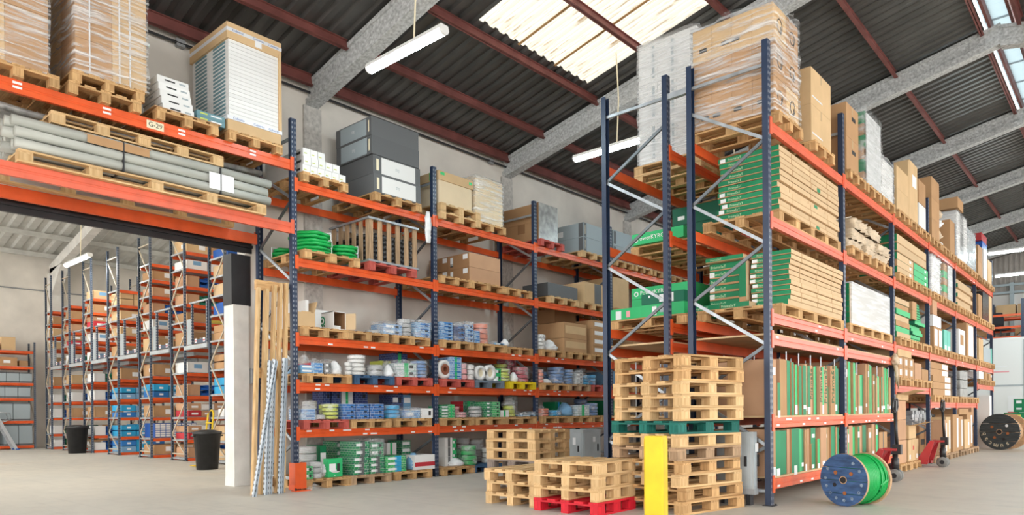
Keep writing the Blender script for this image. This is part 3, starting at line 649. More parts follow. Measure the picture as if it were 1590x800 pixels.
# --- first bay
k = 0
lpal('A', k, 470, 545); c = LCTX('A', k)
yA = LYu(472); 
for row, (n, o) in enumerate(((6, 0), (5, 0), (3, 0))):
    for i in range(n):
        b = carton(FX-.56-(.0 if row < 2 else .02), yA+.068+i*.128+(.0 if row == 0 else .02), lz0('A')+row*.128, 1.1, .122, .124, 'white_box', 'long white carton', c, name='long_carton')
        sticker(b, 'X+', 1.1, .12, -.02, .055, .045, .014, 'lime', 'printed_mark')
        if i == 0: sticker(b, 'Y-', 1.1, .12, .38, .08, .2, .035, 'ink', 'printed_mark')
lpal('A', k, 583, 657, w=1.0)
y0 = LYu(579); y1 = LYu(652); d = y1-y0; hb = (LZu(579, 180)-lz0('A'))/4
for i in range(4):
    x = FX-.49+(0 if i % 2 else .01)
    o = carton(x, (y0+y1)/2+(.03 if i < 2 else 0), lz0('A')+i*hb, .98, d, hb-.004, 'char_box', 'large dark grey box', LCTX('A', k), name='cardboard_box')
    if i < 2:
        sticker(o, 'X+', .98, d, .03, hb*.93, d*.72, hb*.86, 'white_box', 'printed_panel'); sticker(o, 'X+', .98, d, -d*.41, hb*.8, .05, hb*.6, 'cream', 'printed_mark'); text('SYJ', .06, 'grey_box', o, (.494, 0, hb*.5), FACE_ROT['X+'])
    else:
        sticker(o, 'Y-', .98, d, .0, hb*.93, .72, hb*.86, 'grey_box', 'printed_panel'); sticker(o, 'Y-', .98, d, .42, hb*.8, .03, hb*.6, 'cream', 'printed_mark'); text('SYJ', .06, 'white_box', o, (.0, -d/2-.005, hb*.5), FACE_ROT['Y-'])
ob('film_strip', blob_mesh(.03, .05, .55, 'white_bag', 5, taper=1.6, amp=.3), rl, (XL+.06, LYu(664), 4.1))
lpal('B', k, 478, 557)
def rope_coil(x, y, z, r, n, mat, look, ctx, th=.028, filmed=False):
    t = ob('cable_coil', None, None, (x, y, z)); reg(t, look, 'cable coil', ctx); b = MB()
    for layer in range(n):
        for j, rr2 in enumerate((r, r-.055, r-.11)):
            cx, cy = R.uniform(-.02, .02), R.uniform(-.02, .02)
            b.tube([(cx+(rr2+R.uniform(-.012, .012))*math.cos(2*pi*i/28), cy+(rr2+R.uniform(-.012, .012))*math.sin(2*pi*i/28), th+layer*th*1.85+R.uniform(-.006, .006)) for i in range(28)], th, 7, closed=True)
    ob('cable', b.build('cable', mat, True), t)
    for a in (.6, 2.7, 4.7):
        ob('tie', MB().tube([(math.cos(a)*(r-.17), math.sin(a)*(r-.17), .01), (math.cos(a)*(r-.17), math.sin(a)*(r-.17), n*th*1.85+.015), (math.cos(a)*(r+.045), math.sin(a)*(r+.045), n*th*1.85+.015), (math.cos(a)*(r+.045), math.sin(a)*(r+.045), .01)], .008, 5).build('tie', 'paper'), t)
    return t
zB = lz0('B'); cB = LCTX('B', k)
for i in range(3): rope_coil(FX-.37, YL+.50+R.uniform(-.015, .015), zB+i*.115, .29, 2, 'green_cable', 'green cable coil in taller heap', cB)
for i in range(2): rope_coil(FX-.33, YL+1.06, zB+i*.115, .21, 2, 'green_cable', 'green cable coil in lower heap', cB)
rope_coil(FX-.93, YL+.36, zB, .17, 3, 'green_cable', 'smaller green cable coil behind the blue post', cB)
lpal('B', k, 570, 652, 'red', w=1.0)
yc0, yc1 = LYu(573), LYu(650); zt = LZu(573, 336); H = zt-zB; Wd = 1.1
t = ob('slatted_crate', None, None, (FX-Wd/2+.02, (yc0+yc1)/2, zB)); reg(t, 'slatted wooden crate holding black pipes', 'crate', cB); D = yc1-yc0
for z in (0, H-.035):
    for s in (-1, 1): ob('frame_rail', boxm(.03, D+.02, .035, 'galv'), t, (s*(Wd/2-.012), 0, z)); ob('frame_rail', boxm(Wd-.05, .03, .035, 'galv'), t, (0, s*(D/2-.005), z))
for i in range(6):
    for s in (-1, 1): ob('slat', boxm(.022, .085, H-.03, 'old_z'), t, (s*(Wd/2-.04), -D/2+.06+(D-.12)*i/5, .015))
for i in range(6):
    for s in (-1, 1): ob('slat', boxm(.09, .022, H-.03, 'old_z'), t, (-Wd/2+.08+(Wd-.16)*i/5, s*(D/2-.035), .015))
for i in range(11):
    for j in range(6): ob('pipe', cached('pipe', lambda: MB().lathe([(.038, -.5), (.038, .5), (.03, .5), (.03, -.5)], 12, axis='x').build('pipe', 'black_plastic', True)), t, (0, -D/2+.09+i*.082, .055+j*.08))
for (u0, u1) in ((462, 536), (540, 604), (610, 670)): lpal('C', k, u0, u1)
zC = lz0('C'); cC = LCTX('C', k)
t = carton(FX-.24, LYu(478), zC, .4, .30, .015, 'kraft_light', 'open tan cardboard box with raised flap', cC, name='open_box')
for nm, a in (('side', (.01, .30, .20, .195, 0)), ('side', (.01, .30, .20, -.195, 0)), ('side', (.38, .01, .20, 0, .145)), ('side', (.38, .01, .20, 0, -.145)), ('flap', (.01, .16, .02, .2, 0))):
    ob(nm, boxm(a[0], a[1], a[2], 'kraft_light'), t, (a[3], a[4], .015 if nm == 'side' else .21), (0, 0, 0))
ob('flap', boxm(.36, .01, .19, 'kraft_light'), t, (0, .15, .213), (-.3, 0, 0))
carton(FX-.6, LYu(463, .4), zC, .9, .05, .42, 'white_box', 'thin white board standing on edge', cC, name='board')
lbox('C', k, 487, 511, 480, .4, 'white_box', 'plain white box', dx=.35, stk='w')
yb0, yb1 = LYu(519), LYu(538); hb = LZu(519, 484)-zC
t = carton(FX-.30, (yb0+yb1)/2, zC, .56, yb1-yb0, .012, 'white_box', 'white box lying open with green round logo', cC, name='open_box'); D = yb1-yb0
for s in (-1, 1): ob('side', boxm(.56, .012, hb, 'white_box', {'Y+' if s < 0 else 'Y-': 'kraft_in'}), t, (0, s*(D/2-.006), .0125))
ob('side', boxm(.56, D, .012, 'white_box', {'Z-': 'kraft_in'}), t, (0, 0, hb)); ob('side', boxm(.012, D-.03, hb-.02, 'kraft_in'), t, (-.27, 0, .013)); ob('flap', boxm(.18, .01, hb-.02, 'kraft_beige'), t, (.33, D/2+.05, .01), (0, 0, .6))
def disc(r, mat, axis='y', th=.003): return cached(('disc', round(r, 3), mat, axis), lambda: MB().lathe([(0.0001, -th/2), (r, -th/2), (r, th/2), (0.0001, th/2)], 28, axis=axis).build('disc', mat))
ob('logo', disc(.075, 'green_box'), t, (-.02, -D/2-.003, hb*.55)); ob('logo', disc(.05, 'white_box'), t, (-.02, -D/2-.005, hb*.55)); ob('logo', disc(.028, 'green_ink'), t, (-.02, -D/2-.007, hb*.55))
for a in (-.05, .0, .05): ob('printed_mark', boxm(.025, .003, .03, 'green_ink'), t, (-.02+a, -D/2-.003, hb*.2))
carton(FX-.12, LYu(527), zC+.015, .1, .14, .05, 'white_coil', 'small white roll lying inside the open white box', cC, cat='roll', name='tape_roll')
lcoil('C', k, 577, 600, 512, 1, 'grey_coil', 'flat grey', dx=.1); lbox('C', k, 596, 624, 502, .35, 'print_pale', 'film-wrapped pale blue box', 2, wrap=True)
lcoil('C', k, 626, 643, 495, 4, 'grey_coil', 'tall grey wrapped'); lbox('C', k, 646, 668, 500, .35, 'print_pale', 'film-wrapped blue printed box', 3, wrap=True, stk='bd')
lpal('D', k, 474, 548); lpal('D', k, 550, 612, 'navy'); lpal('D', k, 615, 672, 'red')
lbox('D', k, 461, 481, 566, .4, 'blue_pale', 'blue box with white stripes', 2, stk='w'); lbag('D', k, 461, 483, 549, 'film_clear', 'clear plastic bag over a red roll', z=LZu(470, 566)+.002)
lbox('D', k, 482, 501, 563, .35, 'print_pale', 'blue and red printed box', 3, stk='b', fm={'Y-': 'red_box'}); lbag('D', k, 484, 501, 556, 'film_clear', 'clear film cap over printed boxes', z=LZu(490, 563)+.002)
lbox('D', k, 504, 514, 563, .35, 'char_box', 'dark box in clear film', 2, wrap=True); lbag('D', k, 515, 536, 560, 'white_bag', 'white plastic bag with red print'); lcoil('D', k, 538, 548, 562, 3, 'white_coil', 'narrow white')
lcoil('D', k, 549, 573, 551, 5, 'white_coil', 'big white'); lcoil('D', k, 577, 600, 566, 2, 'grey_coil', 'grey'); lbag('D', k, 600, 616, 566, 'white_bag', 'white crumpled bag hanging over the pallet edge')
lbox('D', k, 617, 646, 563, .4, 'print_white', 'film-wrapped white and green box', 2, wrap=True, stk='dg'); lcoil('D', k, 648, 668, 560, 5, 'coil_blue', 'pale blue wrapped'); lbox('D', k, 610, 632, 548, .4, 'print_deep', 'dark blue box with green end', 3, dx=.45, stk='g')
lbox('D', k, 590, 606, 560, .3, 'lime', 'lime box behind white bag', 1, dx=.45)
lpal('E', k, 462, 541, 'red'); lpal('E', k, 543, 608); lpal('E', k, 611, 672)
lbox('E', k, 464, 487, 635, .35, 'print_pale', 'pale blue and white box', 2, stk='b', wrap=True); lcoil('E', k, 474, 496, 622, 2, 'grey_coil', 'grey stacked', dx=.36); lcoil('E', k, 488, 508, 644, 1, 'grey_coil', 'single grey')
lcoil('E', k, 497, 507, 628, 3, 'lime', 'narrow lime', dx=.3); lcoil('E', k, 507, 530, 627, 4, 'lime', 'lime yellow wrapped')
for (u0, u1) in ((531, 551), (552, 572), (573, 595)): lbox('E', k, u0, u1, 627, .4, 'print_blue', 'blue printed cable carton', 3, stk='bd')
for (u0, u1) in ((500, 512), (514, 528), (550, 570)): lbox('E', k, u0, u1, 608, .3, 'print_deep', 'dark navy box', 3, dx=.55, stk='d')
lbox('E', k, 530, 547, 607, .3, 'white_box', 'white box with green and gold band', 3, dx=.55, stk='g')
lcoil('E', k, 604, 626, 629, 3, 'cyan', 'bright blue'); lbox('E', k, 607, 625, 612, .35, 'print_deep', 'tall dark blue box', 2, dx=.5); lbox('E', k, 625, 637, 613, .35, 'blue_pale', 'white and blue box behind blue coil', 2, dx=.5, stk='w')
lbox('E', k, 629, 651, 637, .3, 'print_pale', 'wrapped pale blue box', 1, wrap=True, stk='a'); lbox('E', k, 653, 671, 634, .3, 'white_box', 'white box with brown picture', 1)
for (u0, u1) in ((478, 540), (545, 605), (611, 672)): lpal('F', k, u0, u1, 'wood' if u0 != 545 else 'old')
lbox('F', k, 469, 484, 725, .3, 'print_lite', 'small green printed carton', 2, stk='ad'); lcoil('F', k, 486, 503, 718, 3, 'grey_coil', 'grey wrapped'); lcoil('F', k, 471, 496, 693, 4, 'grey_coil', 'tall grey wrapped', dx=.35); lbox('F', k, 495, 505, 692, .4, 'green_box', 'green and white box behind grey coils', 1, dx=.5, stk='w')
lbag('F', k, 504, 534, 715, 'white_bag', 'green and white plastic bag', taper=.9); lbox('F', k, 507, 530, 713, .12, 'green_lite', 'green printed box inside torn bag', 1, dx=.02)
for (u0, u1, v) in ((521, 534, 686), (535, 549, 686)): lbox('F', k, u0, u1, v, .4, 'print_green', 'dark green shaded box', 4, dx=.6, stk='w')
for (u0, u1) in ((546, 571), (572, 595)): lbox('F', k, u0, u1, 710, .4, 'print_green', 'green cable carton with dark band', 3, stk='ak')
lbox('F', k, 549, 572, 686, .4, 'print_green', 'green carton on upper tier', 2, dx=.02, z=LZu(550, 710)+.003, stk='ak'); lbox('F', k, 574, 594, 687, .4, 'print_green', 'green carton under torn film', 2, dx=.02, z=LZu(574, 710)+.003, wrap=True)
lbox('F', k, 597, 629, 709, .4, 'print_lite', 'green carton with cyan band', 3, stk='ac'); lbox('F', k, 599, 614, 688, .35, 'white_box', 'white and green tall box', 2, dx=.5, stk='g'); lbag('F', k, 638, 660, 704, 'blue_pale', 'pale blue wrapped bag', taper=.7); lbox('F', k, 662, 692, 706, .35, 'white_box', 'white box with red stripe and green base', 1, stk='r')
for (u0, u1) in ((622, 636),): lbox('F', k, u0, u1, 684, .4, 'print_green', 'dark green shaded box', 4, dx=.6, stk='w')
# --- second bay
k = 1
lpal('A', k, 677, 736, 'pale', n=2); y0, y1 = LYu(684), LYu(736); z0 = lz0('A', 2); h = LZu(684, 268)-z0; D = y1-y0
t = carton(FX-.5, (y0+y1)/2, z0, .95, D-.02, h, 'kraft_cream', 'big tan box with lid and green tape', LCTX('A', k))
ob('lid', boxm(.99, D+.02, .16, 'kraft_light'), t, (0, 0, h-.12))
for a in (-.25, .3): ob('tape', boxm(.1, .004, .14, 'tape_green'), t, (a, -D/2-.014, h-.1)); 
ob('tape', boxm(.004, .1, .05, 'tape_green'), t, (.498, -D/2+.08, h-.03)); ob('tape', boxm(.004, .08, .05, 'tape_green'), t, (.498, D/2-.06, h-.05)); ob('tape', boxm(.06, .004, h-.2, 'tape_green'), t, (-.1, -D/2+.006, .1))
lpal('A', k, 741, 789); y0, y1 = LYu(740), LYu(782); z0 = lz0('A'); h = LZu(735, 270)-z0
wrapped('wrapped_load', 'three wide tan cartons wrapped in glossy film', LCTX('A', k), FX-.45, (y0+y1)/2, z0, .9, y1-y0, h, 1, 1, 3, ['kraft_cream'], 'film')
lpal('B', k, 733, 784); lpal('B', k, 784, 829, n=1); lpal('B', k, 682, 730, dx=.02); y0, y1 = LYu(732), LYu(780); z0 = lz0('B'); h = LZu(732, 391)-z0
for i in range(2):
    for j in range(2):
        o = carton(FX-.32-j*.56, (y0+y1)/2, z0+i*h/2, .55, y1-y0, h/2-.004, 'kraft_pink', 'tan carton with dark labelled end', LCTX('B', k), fm={'Y-': 'kraft_dark'})
        sticker(o, 'Y-', .55, y1-y0, -.2, h*.42, .07, .16, 'paper'); sticker(o, 'Y-', .55, y1-y0, .17, h*.46, .12, .09, 'paper'); sticker(o, 'Y-', .55, y1-y0, -.2, h*.2, .07, .06, 'ink')
lpal('C', k, 683, 735); lpal('C', k, 742, 788); lpal('C', k, 800, 832, dx=.1)
lbox('C', k, 684, 703, 499, .4, 'print_pale', 'blue and white printed cable box', 5, stk='bd'); lbox('C', k, 706, 722, 505, .4, 'print_deep', 'dark blue box with yellow mark', 3, wrap=True, stk='bd'); lbox('C', k, 722, 735, 503, .4, 'print_pale', 'pale blue printed box in film', 4, wrap=True, stk='bd'); lbox('C', k, 736, 745, 513, .35, 'print_pale', 'narrow blue box', 3, stk='b')
lcoil('C', k, 745, 764, 502, 4, 'salmon', 'salmon orange wrapped'); lbag('C', k, 766, 784, 528, 'film_clear', 'flat clear plastic bag with blue box'); lbox('C', k, 768, 783, 532, .3, 'blue_pale', 'low blue box inside clear bag', 1, dx=.03); lbag('C', k, 784, 795, 526, 'white_bag', 'small white plastic bag')
lpal('D', k, 681, 733, 'red'); lpal('D', k, 735, 785, 'slate'); lpal('D', k, 791, 832, 'yel')
t = ob('cable_roll', MB().lathe([(.10, -.07), (.17, -.07), (.17, .07), (.10, .07)], 24, axis='x').build('roll', 'white_coil', True), None, (FX-.12, max(LYu(690), LY_POST[1]+.24), lz0('D')+.172)); reg(t, 'bagged cable roll standing upright with red end', 'cable coil', LCTX('D', k)); ob('hub', MB().lathe([(.05, -.075), (.098, -.075), (.098, .075), (.05, .075)], 20, axis='x').build('hub', 'brown'), t)
lbox('D', k, 700, 716, 554, .45, 'print_pale', 'blue carton with green band', 5, stk='gb'); lbox('D', k, 688, 699, 556, .4, 'blue_pale', 'pale blue carton behind bagged roll', 5, dx=.38, stk='b')
lcoil('D', k, 717, 728, 564, 3, 'pink', 'pink'); lcoil('D', k, 729, 739, 566, 3, 'white_coil', 'white')
for j, (u0, u1) in enumerate(((741, 757), (755, 772))):
    yy = (LYu(u0)+LYu(u1))/2; r = (LYu(u1)-LYu(u0))/2; t = ob('cable_roll', cached(('roll', round(r, 2)), lambda: MB().lathe([(r*.55, -.06), (r, -.06), (r, .06), (r*.55, .06)], 24, axis='x').build('roll', 'white_coil', True)), None, (FX-.1, yy, lz0('D')+r)); reg(t, 'white cable roll standing upright', 'cable coil', LCTX('D', k)); ob('hub', disc(r*.56, 'cream', 'x', .05), t)
lbag('D', k, 768, 776, 590, 'white_bag', 'white bag tail over slate pallet'); lbox('D', k, 768, 777, 572, .3, 'green_lite', 'green box beside white rolls', 2, dx=.05)
lcoil('D', k, 779, 796, 573, 4, 'lime', 'lime green'); lcoil('D', k, 777, 792, 565, 5, 'lime', 'lime green rear', dx=.4); lcoil('D', k, 788, 808, 556, 6, 'maroon', 'dark red rear tall', dx=.42); lcoil('D', k, 808, 826, 570, 4, 'maroon', 'dark red'); lbag('D', k, 797, 808, 578, 'white_bag', 'small white bag between coils')
lpal('E', k, 683, 735); lpal('E', k, 737, 784); lpal('E', k, 786, 832)
lbox('E', k, 684, 695, 630, .35, 'print_green', 'green carton with white band', 4, stk='w'); lbox('E', k, 695, 705, 628, .35, 'print_lite', 'white and green carton', 4, stk='g'); lcoil('E', k, 706, 716, 631, 3, 'pink', 'pink wrapped', dx=.25); lcoil('E', k, 712, 729, 640, 2, 'pink', 'low pink wrapped'); lbox('E', k, 718, 737, 623, .35, 'print_green', 'green and red printed carton', 5, dx=.34, fm={'Y-': 'red_box'}, stk='g')
lcoil('E', k, 736, 752, 631, 3, 'grey_coil', 'grey'); lbox('E', k, 754, 763, 624, .35, 'print_green', 'green carton with dots', 4, stk='a'); lbox('E', k, 763, 775, 624, .35, 'print_lite', 'light green carton', 4, stk='d'); lbox('E', k, 777, 789, 637, .3, 'white_box', 'white and teal box', 1, stk='g'); lcoil('E', k, 790, 804, 630, 3, 'lime', 'lime green'); lbag('E', k, 789, 806, 618, 'film_clear', 'clear plastic bag on lime coils', z=LZu(796, 630)+.003); lcoil('E', k, 806, 820, 615, 4, 'grey_coil', 'dark grey rear', dx=.4); lbox('E', k, 809, 830, 647, .3, 'blue_pale', 'low wrapped pale box', 1, wrap=True)
lpal('F', k, 683, 724); lpal('F', k, 735, 776, 'navy'); lpal('F', k, 786, 822)
lbox('F', k, 689, 701, 680, .35, 'white_box', 'white and brown carton', 3, stk='k', dx=.2); lbox('F', k, 701, 707, 682, .35, 'green_lite', 'green carton edge', 4, dx=.2); lbag('F', k, 704, 727, 712, 'white_bag', 'white bag with green box'); lcoil('F', k, 726, 744, 692, 4, 'green_cable', 'bright green stacked'); lcoil('F', k, 712, 724, 697, 3, 'green_cable', 'green', dx=.3); lcoil('F', k, 717, 733, 680, 4, 'grey_coil', 'dark rear grey', dx=.55); lcoil('F', k, 738, 755, 682, 4, 'grey_coil', 'rear grey', dx=.55); lcoil('F', k, 757, 772, 695, 3, 'white_coil', 'white', dx=.1); lcoil('F', k, 790, 806, 694, 3, 'grey_coil', 'grey', dx=.3)
# --- third bay
k = 2
lpal('A', k, 836, 875, 'red'); y0, y1 = lclamp(2, LYu(840), LYu(868)); z0 = lz0('A'); h = LZu(837, 313)-z0
t = wrapped('wrapped_load', 'brown box with silver film front on red pallet', LCTX('A', k), FX-.62, (y0+y1)/2, z0, 1.15, y1-y0, h, 1, 1, 2, ['kraft'], None); ob('film', boxm(.03, y1-y0+.02, h, 'film_grey'), t, (.58, 0, 0)); sticker(t, 'Y-', 1.15, y1-y0, .1, h*.5, .2, .2, 'kraft_dark'); ob('corner_post', boxm(.03, .03, h, 'kraft_in'), t, (.575, -(y1-y0)/2, 0))
lpal('A', k, 900, 950, 'pale', w=1.0); y0, y1 = LYu(907), LYu(948); z0 = lz0('A'); h = LZu(907, 345)-z0
for i in range(2):
    o = carton(FX-.55, (y0+y1)/2, z0+i*h/2, 1.1, y1-y0, h/2-.004, 'grey_box', 'large pale grey box with dark corner', LCTX('A', k)); sticker(o, 'Y-', 1.1, y1-y0, .48, h/2*.97, .12, h/2*.95, 'char_box', 'printed_panel'); sticker(o, 'X+', 1.1, y1-y0, -(y1-y0)*.44, h/2*.97, .1, h/2*.95, 'char_box', 'printed_panel'); sticker(o, 'X+', 1.1, y1-y0, -(y1-y0)*.44, h/2*.8, .04, h*.3, 'cream', 'printed_mark'); sticker(o, 'Y-', 1.1, y1-y0, -.1, h*.3, .16, .12, 'paper', 'printed_mark')
lpal('B', k, 850, 905, 'pale'); o = lbox('B', k, 851, 897, 438, .7, 'char_box', 'long dark grey box with black end', 1, fm={'Y-': 'dark_box'}, stk='n')[0]; sticker(o, 'Y-', .7, 1, .15, .2, .12, .16, 'cream', 'printed_mark')
lpal('B', k, 900, 945, 'pale'); lbox('B', k, 908, 945, 437, .6, 'kraft_light', 'big tan box with dark corner strips', 1, stk='k'); lbox('B', k, 846, 875, 442, .4, 'kraft', 'brown box behind dark grey box', 1, dx=.72, stk='n')
lpal('C', k, 840, 877); lpal('C', k, 884, 919); lpal('C', k, 921, 950)
lcoil('C', k, 838, 851, 519, 4, 'white_coil', 'white'); lbag('C', k, 854, 873, 527, 'white_bag', 'white plastic sack'); y0, y1 = LYu(877), LYu(912)
for i, (zz, hh) in enumerate(((0, .30), (.305, .34))): carton(FX-.42, (y0+y1)/2, lz0('C')+zz, .8, y1-y0, hh, 'kraft', 'wide brown box with torn flap front', LCTX('C', k), stk=(('X+', 0, hh*.8, (y1-y0)*.9, hh*.5, 'kraft_light', 'flap'),))
lbox('C', k, 922, 950, 497, .7, 'kraft', 'brown box in tall column', 4, stk='w'); carton(FX-.75, LYu(906), lz0('C')+.70, .5, .8, .32, 'kraft_dark', 'dark brown box behind the torn box', LCTX('C', k))
lpal('D', k, 840, 882); lpal('D', k, 884, 916, 'old'); lpal('D', k, 918, 950, 'red')
lcoil('D', k, 838, 846, 574, 4, 'salmon', 'salmon'); lbag('D', k, 847, 862, 588, 'white_bag', 'low white bag'); lcoil('D', k, 850, 864, 577, 3, 'coil_blue', 'blue rear', dx=.35); lcoil('D', k, 864, 881, 570, 5, 'coil_blue', 'blue wrapped tall'); lcoil('D', k, 882, 893, 574, 5, 'coil_blue', 'narrow blue'); lbox('D', k, 894, 904, 579, .3, 'grey_coil', 'grey wrapped box stack', 3, wrap=True); lcoil('D', k, 906, 920, 583, 3, 'cyan', 'cyan'); lcoil('D', k, 918, 928, 582, 3, 'cyan', 'bright cyan', dx=.05); lcoil('D', k, 902, 914, 572, 4, 'grey_coil', 'dark rear', dx=.5)
lpal('E', k, 840, 885); lpal('E', k, 887, 916); lpal('E', k, 918, 950)
lbag('E', k, 838, 858, 626, 'film_clear', 'clear bag round red coil'); lcoil('E', k, 840, 857, 634, 3, 'salmon', 'red bagged', dx=.02, filmed=False); lbox('E', k, 861, 870, 624, .35, 'green_box', 'green box with blue stripe', 2, dx=.3, stk='c'); lbox('E', k, 870, 880, 625, .35, 'green_lite', 'light green box', 2, dx=.3); lcoil('E', k, 860, 876, 637, 2, 'cyan', 'cyan low'); lbag('E', k, 878, 896, 625, 'blue_pale', 'blue plastic bag'); lbox('E', k, 896, 914, 629, .3, 'print_white', 'white and green printed box', 1, stk='g'); lcoil('E', k, 917, 932, 626, 4, 'coil_blue', 'grey-blue'); lcoil('E', k, 903, 916, 620, 4, 'coil_blue', 'dark blue rear', dx=.5)
# --- further bays seen through the rack end
k = 3
for lev in 'ABCDE':
    for y in (YL+8.4+.5, YL+8.4+1.38, YL+8.4+2.28): pallet(FX-.55, y, LBASE(lev)+.001, .8, 1.2, 'wood', LCTX(lev, 3))
    for j, y in enumerate((YL+11.2+.5, YL+11.2+1.38, YL+11.2+2.28)): pallet(FX-.55, y, LBASE(lev)+.001, .8, 1.2, 'wood', LCTX(lev, 3).replace('fourth', 'fifth'), parts=False)
for i in range(2): 
    o = carton(FX-.5, YL+8.4+.55, lz0('A')+i*.36, .95, .9, .355, 'grey_box', 'pale grey box with dark corner', LCTX('A', 3), stk=(('X+', -.38, .33, .1, .3, 'char_box', 'printed_panel'),))
for i in range(2): carton(FX-.5, YL+8.4+1.5, lz0('A')+i*.36, .9, .8, .355, 'white_box', 'white box with black corner', LCTX('A', 3), stk=(('X+', -.34, .33, .1, .3, 'dark_box', 'printed_panel'),))
carton(FX-.5, YL+8.4+2.3, lz0('A'), .8, .7, .5, 'kraft', 'brown box', LCTX('A', 3)); carton(FX-.5, YL+8.4+.45, lz0('B'), .9, .7, .75, 'kraft_light', 'large tan box', LCTX('B', 3)); carton(FX-.5, YL+8.4+1.4, lz0('C'), .9, .8, .5, 'kraft', 'brown box', LCTX('C', 3)); carton(FX-.5, YL+8.4+.5, lz0('D'), .8, .8, .35, 'blue_pale', 'pale blue box', LCTX('D', 3)); carton(FX-.5, YL+8.4+.5, lz0('E'), .8, .8, .35, 'green_box', 'green box', LCTX('E', 3))
# grey cabinets on the floor
def cabinet(x, y, w, d, h, label, rz=0):
    t = ob('electrical_cabinet', boxm(w, d, h, 'steel_grey'), None, (x, y, .001), (0, 0, rz)); tag(t, label, 'cabinet')
    ob('plinth', boxm(w+.02, d+.02, .07, 'grey_plastic'), t, (0, 0, 0)); dr = ob('door', boxm(.012, d-.06, h-.16, 'steel_grey'), t, (w/2+.006, 0, .1)); dr2 = ob('door', boxm(w-.06, .012, h-.16, 'steel_grey'), t, (0, -d/2-.006, .1))
    ob('handle', boxm(.02, .03, .14, 'black_plastic'), dr, (.012, d*.3, (h-.16)*.4)); ob('handle', boxm(.03, .02, .12, 'black_plastic'), dr2, (w*.3, -.012, (h-.16)*.4)); ob('label_sticker', boxm(.004, .08, .1, 'paper'), dr, (.008, d*.1, (h-.16)*.7)); ob('label_sticker', boxm(.07, .004, .14, 'paper'), dr2, (.05, -.008, (h-.16)*.62))
    return t
c = at_x(905, 672, -8.1); cabinet(-8.35, c.y+.3, .5, .6, 1.119-(672-642)*12.6/1098, 'grey metal cabinet with black handle on the floor before the wall rack')
# timber battens and metal channels leaning by the first upright
def leaning(name, pts, w, d, mat, parent=None): return ob(name, MB().bar(pts[0], pts[1], w, d).build(name, mat), parent)
t = thing('timber_frame', 'tall frame of pale timber battens leaning beside the white pillar', 'timber', (0, 0, 0))
bat = [(396, 447), (408, 449), (421, 443), (432, 440), (441, 440), (411, 450)]
for i, (ub, vt) in enumerate(bat):
    xb = -9.22-.03*(i % 2); p0 = at_x(ub-3 if i < 4 else ub-2, 762, xb); p0.z = .001; p1 = at_x(ub+5 if i < 3 else ub+3, vt, xb-.22)
    leaning('batten', (p0, p1), .045, .07, 'pale_z', t)
for z in (3.0, 1.72, .16):
    a = at_x(399, 640, -9.33-.06*z); b_ = at_x(440, 640, -9.33-.06*z); ob('cross_piece', MB().box(-.03, .03, a.y, b_.y-.02, -.07, .07).build('cross', 'wood_y'), t, (-9.33-.065*z, 0, z))
chan = [(394, 428, 762, 560), (412, 419, 764, 560), (419, 426, 765, 558), (434, 442, 765, 556), (437, 444, 764, 556)]
for i, (ub, ut, vb, vt) in enumerate(chan):
    xq = (-9.04, -9.12, -9.17, -9.10, -9.165)[i]; p0 = at_x(ub, vb, xq); p0.z = .001; p1 = at_x(ut, vt, xq-.05)
    v = p1-p0; L = v.length; o = ob('perforated_channel', cached(('chan', round(L, 2)), lambda: MB().prism([(.02, -.025), (.02, .025), (-.02, .025), (-.02, .019), (.014, .019), (.014, -.019), (-.02, -.019), (-.02, -.025)], 'z', 0, L).build('channel', 'galv_holes')), None, p0)
    o.rotation_euler = v.to_track_quat('Z', 'Y').to_euler(); tag(o, ('galvanised channel with the strongest slant, at the foot of the battens', 'left galvanised channel of the middle leaning pair', 'right galvanised channel of the middle leaning pair', 'left galvanised channel of the pair beside the orange guard', 'right galvanised channel of the pair beside the orange guard')[i], 'metal channel', 'perforated channels leaning on the battens')
# orange upright guard
p0 = at_x(454, 764, -9.2)
t = ob('upright_guard', MB().prism([(.06, -.095), (.075, -.085), (.075, .085), (.06, .095), (-.10, .095), (-.10, .083), (.06, .083), (.06, -.083), (-.10, -.083), (-.10, -.095)], 'z', .03, .41).build('guard', 'orange'), None, (XL+.06, YL, 0)); tag(t, 'orange steel guard at the foot of the first blue upright', 'guard')
ob('base_plate', boxm(.12, .26, .012, 'orange'), t, (.1, -.02, 0)); ob('anchor_bolt', MB().tube([(0, 0, 0), (0, 0, .035)], .012, 8).build('bolt', 'dark_steel'), t, (.12, -.12, .012)); ob('side_flange', boxm(.16, .012, .08, 'orange'), t, (-.02, -.1, .012))
reg(ob('plastic_scrap', blob_mesh(.12, .14, .09, 'film_clear', 9, taper=.3, amp=.4), None, (XL+.12, YL+.22, .001)), 'crumpled clear plastic scrap', 'plastic', LCTX('F', 0))
# ------------------------------------------------------------------ goods on the double rack, aisle side
GX = -3.22
def RYu(u, dx=0, v=450): return at_x(u, v, GX-dx).y
def RZu(u, v, dx=0): return at_x(u, v, GX-dx).z
RBAY = ['nearest bay', 'second bay', 'third bay', 'fourth bay', 'fifth bay', 'last bay']
RLEV = {4.54: 'top level', 3.42: 'upper level', 2.2756: 'middle level', 1.55: 'low level', 1.27: 'low level', 1.78: 'low level', 1.035: 'board shelf', .31: 'bottom board shelf', 0: 'floor'}
def RCTX(z, k): return '%s, %s of double rack' % (RLEV[z], RBAY[k])
def rpal(z, k, y, tint='wood', w=.8, parts=None, d=1.2, n=1):
    for i in range(n): pallet(GX+.05-d/2, y, z+.001+i*(PH+.001), w, d, tint, RCTX(z, k), parts=(k < 3) if parts is None else parts)
def rpals(z, k, ys, tint='wood', w=.8):
    for y in ys: rpal(z, k, RY_POST[k]+y, tint, w)
TRI = (.52, 1.40, 2.28)
